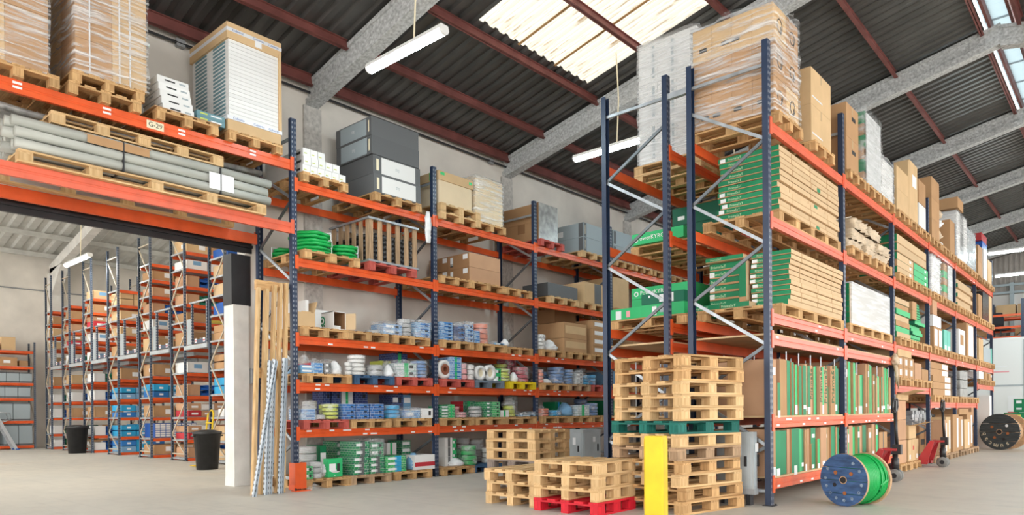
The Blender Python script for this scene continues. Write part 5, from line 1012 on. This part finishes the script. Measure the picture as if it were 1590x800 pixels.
for r, (xf, xb) in enumerate(ROWS):
    t = thing('shelving_rack', '%s tall mezzanine shelving rack counted from the white pillar' % ORD[r], 'shelving rack', (0, 0, 0), 0, 'mezzanine racks in the second hall')
    for y in (HY, HY+HLEN):
        frame(t, xf, xb, y, 5.95, [('b', 5.6), ('f', 4.75), ('b', 3.95), ('f', 3.1), ('b', 2.3), ('f', 1.45), ('b', .65), ('f', .15)], 'brace_warm', 'upright_far', .03)
    for li, z in enumerate(HL):
        if li == 10 and r not in (0, 1, 2): continue
        for x, f in ((xf, 1), (xb, -1)): ob('beam', cached('hbeam', lambda: MB().box(-.02, .02, -(HLEN-.09)/2, (HLEN-.09)/2, -.08, 0).build('hbeam', 'orange')), t, (x-f*.03, HY+HLEN/2, z))
        ob('shelf_panel', boxm(xf-xb-.1, HLEN-.1, .015, 'galv'), t, ((xf+xb)/2, HY+HLEN/2, z+.001))
        for y in (HY, HY+HLEN): ob('shelf_edge', boxm(xf-xb-.1, .02, .04, 'galv'), t, ((xf+xb)/2, y, z-.035))
FILL = ['wKsBKKbyybB', 'brrbwkygbwk', 'kdkckkwbkk-', 'cccckkkkK--', 'bbkbgwwrkw-', 'kwkbkgrkk--', 'ggbgkkkkk--']
def HCTX(r, li): return '%s shelf up, %s mezzanine rack from pillar' % (ORD[li], ORD[r])
def bin_me(mat, w=.2, d=.32, h=.13): return cached(('bin', mat, w, d), lambda: MB().box(-d/2, d/2, -w/2, w/2, 0, .008).box(-d/2, -d/2+.008, -w/2, w/2, .008, h).prism([(-d/2+.008, .008), (d/2, .008), (d/2, h*.45), (d/2-.07, h), (-d/2+.008, h)], 'y', -w/2, -w/2+.008).prism([(-d/2+.008, .008), (d/2, .008), (d/2, h*.45), (d/2-.07, h), (-d/2+.008, h)], 'y', w/2-.008, w/2).box(d/2-.008, d/2, -w/2+.008, w/2-.008, .008, h*.45).build('bin', mat))
for r, (xf, xb) in enumerate(ROWS):
    for li, code in enumerate(FILL[r]):
        if code == '-': continue
        z = HL[li]+.018; gap = (HL[li+1] if li < 10 else 5.8)-HL[li]-.12; cx = (xf+xb)/2; c = HCTX(r, li); W = xf-xb-.12; far = r > 3
        def bx(y, d, h, m, look, w=W, x=None, zz=0, stk=()): return carton(cx if x is None else x, y+d/2, z+zz, w, d, min(h, gap*.86)*R.uniform(.8, 1), m, look, c, stk=stk, name='shelf_carton')
        km = R.choice(('kraft', 'kraft_light', 'kraft_pink'))
        if code == 'k':
            bx(HY+.08, .55, .34, km, 'brown carton', stk=(('X+', .1, .2, .16, .12), ('Y-', .1, .2, .12, .1))); bx(HY+.7, .6, .26+R.random()*.1, R.choice(('kraft', 'kraft_light')), 'brown carton', stk=(('X+', .0, .2, .2, .12),))
        elif code == 'K':
            for i in range(2):
                for j in range(2): bx(HY+.08+j*.36, .34, .18, km, 'small brown carton', zz=i*.182)
            bx(HY+.9, .5, .3, 'kraft', 'brown carton')
        elif code == 'w':
            bx(HY+.08, .5, .3, 'white_box' if R.random() < .6 else 'kraft_light', 'pale carton', stk=(('X+', 0, .2, .2, .1, 'blue_pale', 'printed_panel'),)); bx(HY+.64, .45, .24, 'white_box', 'pale carton'); bx(HY+1.15, .4, .3, 'kraft', 'brown carton')
        elif code == 'y': bx(HY+.08, .5, .36, 'kraft_beige' if r == 0 else 'kraft', 'tan carton'); bag(xf-.3, HY+.85, z, .22, .24, .2, 'yellow_bag', 'yellow bag', c); bag(xf-.3, HY+1.3, z, .2, .2, .2, 'white_bag', 'white bag', c)
        elif code == 's': bag(xf-.3, HY+.35, z, .2, .24, .24, 'white_bag', 'white sack', c); bx(HY+.75, .5, .3, 'kraft', 'brown carton'); bx(HY+.08, .2, .2, 'white_box', 'small white carton', w=.3)
        elif code in 'bg':
            m = 'bin_blue' if code == 'b' else 'bin_green'; bx(HY+.08, .3, .3, 'kraft_pink' if r < 3 else 'white_box', 'pinkish carton', w=W-.02) if r != 0 else bx(HY+.08, .4, .34, 'bin_blue', 'blue box')
            for i in range(2):
                for j in range(5): reg(ob('storage_bin', bin_me(m), None, (xf-.2-i*.03, HY+.50+j*.215, z+i*.135)), ('blue' if code == 'b' else 'green')+' open-front bin', 'bin', c)
        elif code == 'B':
            for i in range(2): bx(HY+.08, .6, .19, 'cyan', 'blue lidded box', zz=i*.192)
            bx(HY+.75, .5, .3, 'kraft', 'brown carton')
        elif code == 'c':
            for i in range(2):
                for j in range(3): bx(HY+.08+j*.4, .38, .17, R.choice(('cyan', 'blue_box', 'blue_pale')), 'blue small carton', zz=i*.172, stk=(('X+', 0, .1, .1, .05),))
        elif code == 'r':
            for i in range(2):
                for j in range(4): bx(HY+.08+j*.33, .32, .17, ('red_box', 'kraft_pink', 'white_box', 'kraft_pink')[(i+j) % 4], ('red', 'pinkish', 'white', 'pinkish')[(i+j) % 4]+' small carton', zz=i*.172, stk=(('X+', 0, .1, .16, .05),))
        elif code == 'd':
            t = ob('drawer_cabinet', boxm(W, 1.1, .38, 'bin_blue'), None, (cx, HY+.65, z)); reg(t, 'blue cabinet of many small white drawers', 'drawer cabinet', c)
            for i in range(6):
                for j in range(8): ob('drawer', boxm(.012, .115, .045, 'white_box'), t, (W/2+.006, -.48+j*.137, .02+i*.06))
m = thing('mezzanine_walkway', 'grey mezzanine walkway decks with blue gates between the racks', 'walkway', (0, 0, 0))
for r in range(6):
    xa, xb = ROWS[r][1], ROWS[r+1][0]; xc = (xa+xb)/2; w = xa-xb-.03
    ob('deck', boxm(w, 4.2, .04, 'steel_grey'), m, (xc, HY+2.1, 2.78)); ob('edge_channel', boxm(w, .06, .10, 'steel_grey'), m, (xc, HY-.02, 2.71)); 
    for i in range(4): ob('joist', boxm(w, .05, .1, 'steel_grey'), m, (xc, HY+.6+i, 2.67))
    for s in (.25, .9): ob('gate_post', boxm(.05, .05, 1.05, 'upright_far'), m, (xb+w*s, HY+.03, 2.82))
    ob('gate_panel', boxm(.3, .02, .62, 'steel_grey'), m, (xb+.17, HY+.03, 2.84)); ob('gate_rail', boxm(w*.8, .04, .04, 'galv'), m, (xc+.05, HY+.03, 3.82)); ob('kick_plate', boxm(w*.5, .02, .10, 'upright_far'), m, (xc+.12, HY+.02, 2.84))
    for s in (.45, .8): ob('warning_sticker', boxm(.1, .006, .1, 'paper'), m, (xb+w*s, HY+.005, 2.86)); ob('warning_sticker', boxm(.08, .006, .03, 'red_box'), m, (xb+w*s, HY+.002, 2.89))
# low rack on the hall wall
t = thing('shelving_rack', 'low orange shelving rack along the second hall wall', 'shelving rack', (0, 0, 0)); WFX = -29.15; WY0, WY1 = 3.9, 7.5
for y in (WY0, WY1): frame(t, WFX, WFX-.75, y, 3.75, [('b', 3.4), ('f', 2.6), ('b', 1.8), ('f', 1.0), ('b', .3)], 'brace_warm', 'upright_far', .03)
WL = [.12, .98, 1.77, 2.30, 2.87, 3.42]
for z in WL:
    for x in (WFX-.03, WFX-.72): ob('beam', boxm(.04, WY1-WY0-.09, .09, 'orange'), t, (x, (WY0+WY1)/2, z-.09))
    ob('shelf_panel', boxm(.65, WY1-WY0-.1, .015, 'galv'), t, (WFX-.375, (WY0+WY1)/2, z+.001))
def WC(i): return '%s shelf of low orange wall rack' % ['lowest', 'second', 'third', 'fourth', 'fifth', 'top'][i]
def gbx(i, y, d, h, n=1):
    for j in range(n):
        o = carton(WFX-.35, y+d/2+j*(d+.02), WL[i]+.018, .6, d, h, 'grey_box', 'silver-grey carton with dark edges', WC(i)); 
        for zz in (0, h-.05): ob('dark_edge', boxm(.604, d+.004, .05, 'char_box'), o, (0, 0, zz))
gbx(0, 6.6, .4, .72, 2); gbx(0, 5.75, .4, .66); gbx(1, 5.3, .5, .62, 4); gbx(2, 6.25, .36, .4, 3); gbx(3, 6.3, .36, .36, 3); gbx(1, 4.3, .5, .62)
carton(WFX-.35, 6.7, WL[4]+.018, .5, .6, .3, 'kraft', 'brown carton with label', WC(4), stk=(('X+', 0, .2, .2, .1),)); carton(WFX-.35, 7.2, WL[4]+.018, .4, .26, .2, 'kraft', 'small brown carton', WC(4)); carton(WFX-.35, 5.7, WL[3]+.018, .5, .35, .26, 'kraft', 'brown carton', WC(3)); carton(WFX-.35, 5.6, WL[4]+.018, .5, .4, .35, 'kraft_light', 'tan carton', WC(4))
for j, (y, h) in enumerate(((5.9, .25), (6.3, .22), (6.75, .45))): carton(WFX-.35, y, WL[5]+.018, .5, .4, h, 'kraft_light', 'tan carton', WC(5))
# aluminium step ladder
p = at_z(20, 697, 0); t = thing('step_ladder', 'aluminium step ladder with blue feet in the second hall', 'ladder', (p.x+.9, p.y-.25, 0))
for s in (-.22, .22):
    ob('side_rail', MB().bar((s, .1, 0), (s, -.75, 1.75), .035, .09).build('rail', 'alu'), t); ob('rear_leg', MB().bar((s, -.9, .0), (s, -.72, 1.6), .03, .06).build('leg', 'alu'), t); ob('foot', boxm(.06, .11, .04, 'bin_blue'), t, (s, .12, 0)); ob('handrail', MB().tube([(s, -.55, 1.3), (s, -.1, 1.25), (s, -.05, 1.05), (s, -.4, .9)], .018, 6).build('hand', 'alu', True), t)
for i in range(6): ob('step', boxm(.42, .12, .03, 'alu'), t, (0, .1-.85*(.25+i*.25)/1.75, .22+i*.25))
def bin_(x, y, label, r=.27, h=.78):
    t = ob('waste_bin', MB().lathe([(.001, 0), (r*.78, 0), (r, h), (r*1.06, h), (r*1.06, h-.05), (r*1.0, h-.06), (r*.94, h-.02), (r*.74, .03), (.001, .03)], 24, closed=False).build('waste_bin', 'black_plastic', True), None, (x, y, .001)); tag(t, label, 'waste bin', 'black waste bins')
    ob('bin_liner', blob_mesh(r*.98, r*.98, .1, 'black_plastic', 3, taper=.98, amp=.04), t, (0, 0, h-.06))
    for s in (-1, 1): ob('handle', boxm(.12, .05, .03, 'black_plastic'), t, (0, s*r*1.08, h-.1))
p = at_z(322, 729, 0); bin_(p.x, p.y, 'black waste bin nearest the white pillar'); p = at_z(120, 704, 0); bin_(p.x, p.y, 'further black waste bin among the mezzanine racks', .30, .82)
p = at_z(319, 727, 0); t = thing('hand_truck', 'orange-yellow hand truck behind the black waste bin', 'hand truck', (p.x-.45, p.y+.2, 0))
for s in (-.14, .14): ob('frame_tube', MB().tube([(s, 0, .12), (s, .1, .8), (s*.9, .14, 1.15), (s*.3, .16, 1.22), (0, .16, 1.23)], .02, 8).build('frame', 'yellow_paint', True), t)
for z in (.45, .7, .95): ob('cross_bar', MB().tube([(-.14, .1*z, z), (.14, .1*z, z)], .014, 6).build('bar', 'yellow_paint'), t)
ob('toe_plate', boxm(.4, .25, .012, 'yellow_paint'), t, (0, -.12, .02))
for s in (-1, 1): ob('wheel', MB().lathe([(.02, -.03), (.11, -.03), (.12, 0), (.11, .03), (.02, .03)], 20, axis='x').build('wheel', 'black_plastic', True), t, (s*.2, .05, .12))
# ------------------------------------------------------------------ on the open floor
TH = math.radians(11); N_ = Vector((-3.66, 6.87)); rdir = Vector((math.sin(TH), math.cos(TH))); ldir = Vector((-math.cos(TH), math.sin(TH)))
tints = ['wood', 'wood', 'pale', 'wood', 'old', 'pale', 'grn', 'pale', 'pale', 'pale', 'wood', 'wood']
off = [(0, 0), (.02, .03), (.0, .06), (-.02, .06), (.03, .10), (.0, .06), (.0, .10), (-.02, .0), (-.04, -.02), (-.06, 0), (0, -.01), (0, 0)]
PN = ['bottom', 'second from bottom', 'third from bottom', 'fourth from bottom', 'fifth from bottom', 'one below the green pallet', '', 'one above the green pallet', 'two above the green pallet', 'third from top', 'second from top', 'top']
for i in range(12):
    dr, dl = off[i]; rot = (.06 if i in (1, 3) else -.03 if i == 4 else 0)+R.uniform(-.012, .012)
    c = N_+rdir*(.55+dr*.5)+ldir*(.5+dl*.6)
    t = pallet(c.x, c.y, .001+i*(PH+.0006), 1.0, 1.1, tints[i], 'x', pi/2-TH+rot); PENDING.pop()
    tag(t, 'dark green pallet in the tall stack behind the yellow post' if i == 6 else 'wooden pallet, %s in the tall stack behind the yellow post' % PN[i], 'pallet', 'pallets in the tall stack')
def small_stack(x, y, n, w, d, rz, tn, lab, grp):
    for i in range(n):
        t = pallet(x+R.uniform(-.02, .02), y+R.uniform(-.02, .02), .001+i*(PH+.0006), w, d, tn[i], 'x', rz+R.uniform(-.02, .02)); PENDING.pop()
        tag(t, lab(i), 'pallet', grp)
SN = ['bottom', 'second', 'third', 'fourth', 'fifth', 'sixth']
small_stack(-5.70, 6.95, 3, .8, 1.2, pi/2, ['pale']*3, lambda i: '%s pallet of the low three-pallet stack left of the red pallet' % ('bottom', 'middle', 'top')[i], 'three-pallet stack')
small_stack(-6.84, 8.05, 6, .8, .95, 0, ['grey', 'old', 'grey', 'pale', 'pale', 'pale'], lambda i: 'pallet %s up in the six-high stack behind the low pallet stacks' % SN[i] if i < 5 else 'top pale pallet of the six-high stack behind the low pallet stacks', 'six-high pallet stack')
small_stack(-4.80, 6.65, 4, .88, .78, pi/2+.03, ['scarlet', 'pale', 'pale', 'pale'], lambda i: 'bright red pallet at the bottom beside the tall stack' if i == 0 else 'pale pallet %s above the bright red one' % ('', 'directly', 'second', 'third')[i], 'pallets on the red pallet')
# yellow bollard
p = at_z(1018, 677, .97)
t = ob('bollard', MB().prism([(-.06, -.05), (-.05, -.06), (.05, -.06), (.06, -.05), (.06, .05), (.05, .06), (-.05, .06), (-.06, .05)], 'z', 0, .955).prism([(-.055, -.055), (.055, -.055), (.055, .055), (-.055, .055)], 'z', .955, .97).build('bollard', 'yellow_paint'), None, (p.x, p.y, 0), (0, 0, .25)); tag(t, 'yellow square steel post in front of the tall pallet stack', 'bollard'); ob('base_plate', boxm(.24, .24, .012, 'yellow_paint'), t)
# enclosure leaning on the rack end
t = cabinet(-3.63, 8.15, .46, .10, .74, 'pale grey steel enclosure standing between the tall stack and blue upright'); t.location.z = .13
for sx in (-.2, .2): ob('foot', boxm(.05, .09, .13, 'dark_steel'), t, (sx*.8, 0, -.13))
# cable reels
def reel(x, y, rad, L, rz, face, core_r, cable, label, holes, bead=.014):
    t = thing('cable_reel', label, 'cable reel', (x, y, rad+.001), rz); th = rad*.11
    def plank(a, b, mat):
        pts = []; n = 14
        ang0, ang1 = math.asin(max(-1, a/rad)), math.asin(min(1, b/rad))
        for i in range(n+1): q = ang0+(ang1-ang0)*i/n; pts.append((rad*math.cos(q), rad*math.sin(q)))
        pts += [(-p_, q_) for p_, q_ in pts[::-1]]
        return MB().prism(pts, 'y', -th/2, th/2).build('plank', [mat])
    for s, yy in ((-1, -L/2), (1, L/2)):
        f = ob('flange', MB().lathe([(rad*.985, -th/2+.004), (rad+.001, -th/2+.004), (rad+.001, th/2), (rad*.985, th/2)], 40, axis='y').build('rim', 'reel_rim'), t, (0, yy, 0))
        cuts = [-rad, -rad*.52, -.02*rad, rad*.47, rad]
        for a, b in zip(cuts[:-1], cuts[1:]): ob('plank', plank(a+.003, b-.003, face if s < 0 else 'reel_rim'), f)
        if s < 0:
            ob('spindle_hole', disc(rad*.12, 'dark_steel', 'y', .006), f, (0, -th/2-.002, 0)); ob('spindle_ring', MB().lathe([(rad*.115, -.004), (rad*.15, -.004), (rad*.15, .004), (rad*.115, .004)], 24, axis='y').build('ring', 'reel_rim'), f, (0, -th/2, 0))
            for a, rr3, m_ in holes: ob('bolt_hole', disc(rad*.075, m_, 'y', .006), f, (math.cos(a)*rr3*rad, -th/2-.002, math.sin(a)*rr3*rad))
    prof = []; yy = -L/2+th/2
    while yy < L/2-th/2-.001: prof += [(core_r-.011, yy), (core_r, yy+bead*.35), (core_r, yy+bead*.65)]; yy += bead
    prof = [(.02, -L/2)]+prof+[(core_r-.006, L/2-th/2), (.02, L/2)]
    ob('wound_cable', MB().lathe(prof, 40, axis='y', closed=False).build('wound', cable, True), t)
    return t
p = at_z(1304, 787, 0)
t = reel(p.x+.10, p.y+.26, .305, .42, -math.radians(19), 'reel_blue', .284, 'green_cable', 'wooden cable reel with blue face and bright green cable on the floor', ((2.45, .42, 'rust'), (.65, .42, 'rust'), (3.65, .42, 'dark_steel'), (-1.45, .5, 'rust')), .027)
fl = t.children[0]
for a in (.5, 1.0, 2.6, 3.1, 3.5, 3.9, 4.3, 4.75, 5.2, 5.7, 6.1):
    ob('paint_mark', cached(('pmk', int(a*10) % 3), lambda: MB().lathe([((.012, .001, .001)[int(a*10) % 3], -.001), (.021, -.001), (.021, .001), ((.012, .001, .001)[int(a*10) % 3], .001)], 5, axis='y').build('mark', 'mark_paint')), fl, (math.cos(a)*.235, -.0185, math.sin(a)*.235))
for j in range(3): ob('loose_turn', MB().tube([(.284*math.cos(q)*(1.02), .06+j*.03+.06*math.sin(q*.5+j), .284*math.sin(q)*1.02) for q in [i*2*pi/36 for i in range(36)]], .009, 6, closed=True).build('turn', 'green_cable', True), t)
p = at_z(1557, 699, 0)
t = reel(p.x, p.y+.35, .49, .6, math.radians(-14), 'reel_black', .36, 'reel_rim', 'large dark cable reel lettered sumcab at the far end of the aisle', ((2.5, .45, 'rust'), (.75, .5, 'paper'), (-.2, .42, 'rust'), (-1.1, .45, 'dark_steel'), (-2.2, .4, 'rust')), .05)
fl = t.children[0]
for i, ch in enumerate('sumcab'):
    a = math.radians(148+i*22.5); text(ch, .17, 'cream', fl, (math.sin(a)*.385, -.032, math.cos(a)*.385), (pi/2, a, 0))
# pallet trucks
def truck(u, v, label, dy=0):
    p = at_z(u, v, 0); t = thing('pallet_truck', label, 'pallet truck', (p.x-.08, p.y+.08, 0), 0, 'hand pallet trucks')
    for s in (-1, 1):
        f = ob('fork', MB().box(-1.25, -.12, s*.2-.075, s*.2+.075, .065, .115).build('fork', 'red_metal'), t); ob('load_roller', MB().lathe([(.01, -.05), (.04, -.05), (.04, .05), (.01, .05)], 14, axis='y').build('roller', 'tyre', True), f, (-1.12, s*.2, .04))
        ob('steer_wheel', MB().lathe([(.015, -.028), (.055, -.03), (.06, -.024), (.095, -.026), (.1, -.018), (.1, .018), (.095, .026), (.06, .024), (.055, .03), (.015, .028)], 22, axis='y').build('wheel', 'tyre', True), t, (.10, s*.065, .101)); ob('wheel_hub', MB().lathe([(.005, -.034), (.04, -.034), (.04, .034), (.005, .034)], 16, axis='y').build('hub', 'dark_steel'), t, (.10, s*.065, .101))
        ob('carrier_strut', MB().prism([(-.34, .06), (-.12, .06), (.0, .50), (-.07, .52)], 'y', s*.24-.012, s*.24+.012).build('strut', 'red_metal'), t)
    ob('carrier_plate', MB().prism([(-.30, .10), (-.27, .09), (-.02, .50), (-.05, .52)], 'y', -.25, .25).build('plate', 'red_metal'), t); ob('top_plate', boxm(.22, .26, .035, 'red_metal'), t, (.03, 0, .485))
    ob('pump_body', MB().tube([(.10, 0, .16), (.10, 0, .36), (.10, 0, .37), (.10, 0, .48)], [.055, .055, .04, .04], 14).build('pump', 'black_plastic', True), t); ob('tiller_base', boxm(.12, .11, .15, 'black_plastic'), t, (.13, 0, .43)); ob('axle', MB().tube([(.10, -.1, .1), (.10, .1, .1)], .014, 8).build('axle', 'dark_steel'), t)
    ob('tiller', MB().tube([(.13, 0, .50), (.10, .0, 1.10)], .024, 10).build('tiller', 'black_plastic', True), t)
    lp = [(.10, -.04, 1.08), (.10, -.125, 1.11), (.105, -.14, 1.16), (.105, -.13, 1.26), (.105, -.10, 1.285), (.105, .10, 1.285), (.105, .13, 1.26), (.105, .14, 1.16), (.10, .125, 1.11), (.10, .04, 1.08)]
    ob('loop_handle', MB().tube(lp, .017, 8, closed=True).build('loop', 'black_plastic', True), t); ob('lever', MB().tube([(.10, 0, 1.1), (.11, .0, 1.2), (.11, .05, 1.19)], .01, 6).build('lever', 'black_plastic'), t); ob('control_block', boxm(.05, .07, .17, 'black_plastic'), t, (.10, 0, 1.09)); ob('label_sticker', boxm(.004, .06, .05, 'paper'), t, (.04, .252-.25, .3), (0, .55, 0))
    return t
truck(1386, 749, 'red pallet truck with black handle behind the green cable reel'); truck(1461, 726, 'further red pallet truck with black handle, beyond the open cartons')
# far corner: green crates, tan cartons, deck storage
c = 'floor before the white partition'
for i in range(3):
    for j in range(3): carton(-3.15+j*.62, 29.4, .15+i*.28, .6, .8, .275, 'green_box', 'green flat carton', c, stk=(('Y-', 0, .2, .14, .08),) if (i+j) % 2 else (('Y-', .1, .2, .14, .08, 'yellow_bag'),))
for j in range(2): pallet(-2.9+j*1.0, 29.4, .001, .9, 1.0, 'wood', c, parts=False)
carton(-3.05, 29.4, .995, .3, .4, .45, 'green_box', 'small upright green carton', c, stk=(('Y-', 0, .4, .15, .1), ('Y-', 0, .15, .15, .06)))
for i in range(2): carton(-2.45, 29.5, .995+i*.38, .7, .6, .375, 'kraft_light', 'tan carton on the green cartons', c)
t = thing('storage_rack', 'orange railed storage rack on the deck above the white partition', 'rack', (0, 0, 0))
for x in (-7.5, -4.55+.1, -3.35, -1.0): ob('upright', boxm(.09, .07, 1.5, 'upright'), t, (x, 33.4, 3.86)); ob('upright', boxm(.09, .07, 1.5, 'upright'), t, (x, 34.6, 3.86))
for z in (3.86, 4.25, 4.72):
    for y in (33.4, 34.6, 35.3): ob('rail', boxm(7.2, .05, .08, 'orange'), t, (-4.0, y, z))
ob('shelf_panel', boxm(7.2, .9, .02, 'plywood'), t, (-4.0, 34.95, 4.80))
for j in range(7):
    if j != 3: carton(-6.2+j*.72, 34.15, 3.81, .65, .5, .55, 'kraft', 'brown carton', 'storage deck over the partition')
    carton(-6.2+j*.72, 34.95, 4.822, .65, .5, .5, 'kraft_light', 'tan carton on the upper row', 'storage deck over the partition')
for j in range(3): bag(-3.4+j*.5, 33.85, 3.81, .24, .22, .32, 'film_grey', 'grey plastic sack', 'storage deck over the partition')
t = thing('office_chair', 'black office chair on the deck above the white partition', 'chair', (-4.12, 33.95, 3.81), .6)
ob('seat', MB().box(-.25, .25, -.24, .24, .42, .5).build('seat', 'fabric_dark'), t); ob('backrest', MB().prism([(-.22, .55), (.22, .55), (.24, .9), (.17, 1.15), (-.17, 1.15), (-.24, .9)], 'y', .2, .27).build('back', 'fabric_dark'), t); ob('gas_column', MB().tube([(0, 0, .08), (0, 0, .42)], .03, 8).build('column', 'black_plastic'), t); ob('back_stem', MB().bar((0, .1, .45), (0, .25, .7), .05, .03).build('stem', 'black_plastic'), t)
for i in range(5): a = i*2*pi/5; ob('base_leg', MB().bar((0, 0, .1), (math.cos(a)*.28, math.sin(a)*.28, .06), .04, .04).build('leg', 'black_plastic'), t); ob('caster', MB().lathe([(.001, -.02), (.03, -.02), (.03, .02), (.001, .02)], 10, axis='x').build('caster', 'black_plastic'), t, (math.cos(a)*.29, math.sin(a)*.29, .031))
# ------------------------------------------------------------------ labels for the goods: what it is, which one, where
def nth(i, n):
    if n == 1: return ''
    if n == 2: return ('left', 'right')[i]
    if i == n-1: return 'rightmost'
    return 'leftmost' if i == 0 else (ORD[i]+' from left' if i < len(ORD) else 'near right')
def tier(i, n):
    if n == 1: return ''
    if n == 2: return ('lower', 'upper')[i]
    if i == 0: return 'bottom'
    if i == n-1: return 'top'
    return 'middle' if n == 3 else ORD[i]+' up'
groups = {}
for o, look, ctx in PENDING: groups.setdefault((look, ctx), []).append(o)
for (look, ctx), os_ in groups.items():
    cl = {}
    for o in os_:
        u = o.location; vx, vy = u.x, u.y; dep = -vx*math.sin(YAW)+vy*math.cos(YAW); lat = vx*math.cos(YAW)+vy*math.sin(YAW)
        key = None
        for k_ in cl:
            if math.hypot(k_[0]-vx, k_[1]-vy) < .14: key = k_
        cl.setdefault(key or (vx, vy, lat/max(.1, dep)), []).append(o)
    keys = sorted(cl, key=lambda k_: k_[2])
    for i, k_ in enumerate(keys):
        col = sorted(cl[k_], key=lambda o: o.location.z)
        for j, o in enumerate(col):
            pos = ' '.join(x for x in (nth(i, len(keys)), tier(j, len(col))) if x)
            lab = look + (', '+pos if pos else '') + ', ' + ctx
            o['label'] = lab; 
            if len(os_) > 1: o['group'] = look+'s on '+ctx
for o in bpy.data.objects:
    if 'group' in o.keys() and len(o['group']) > 90: o['group'] = o['group'][:90]
seen = {}
for o in bpy.data.objects:
    if 'label' in o.keys(): seen.setdefault(o['label'], []).append(o.name); n = len(o['label'].replace(',', '').split()); (n > 16 or n < 4) and print('LABEL LENGTH', n, o['label'])
for l, v in seen.items():
    if len(v) > 1: print('DUP LABEL', len(v), l)
print('objects', len(bpy.data.objects), 'things', len(seen))
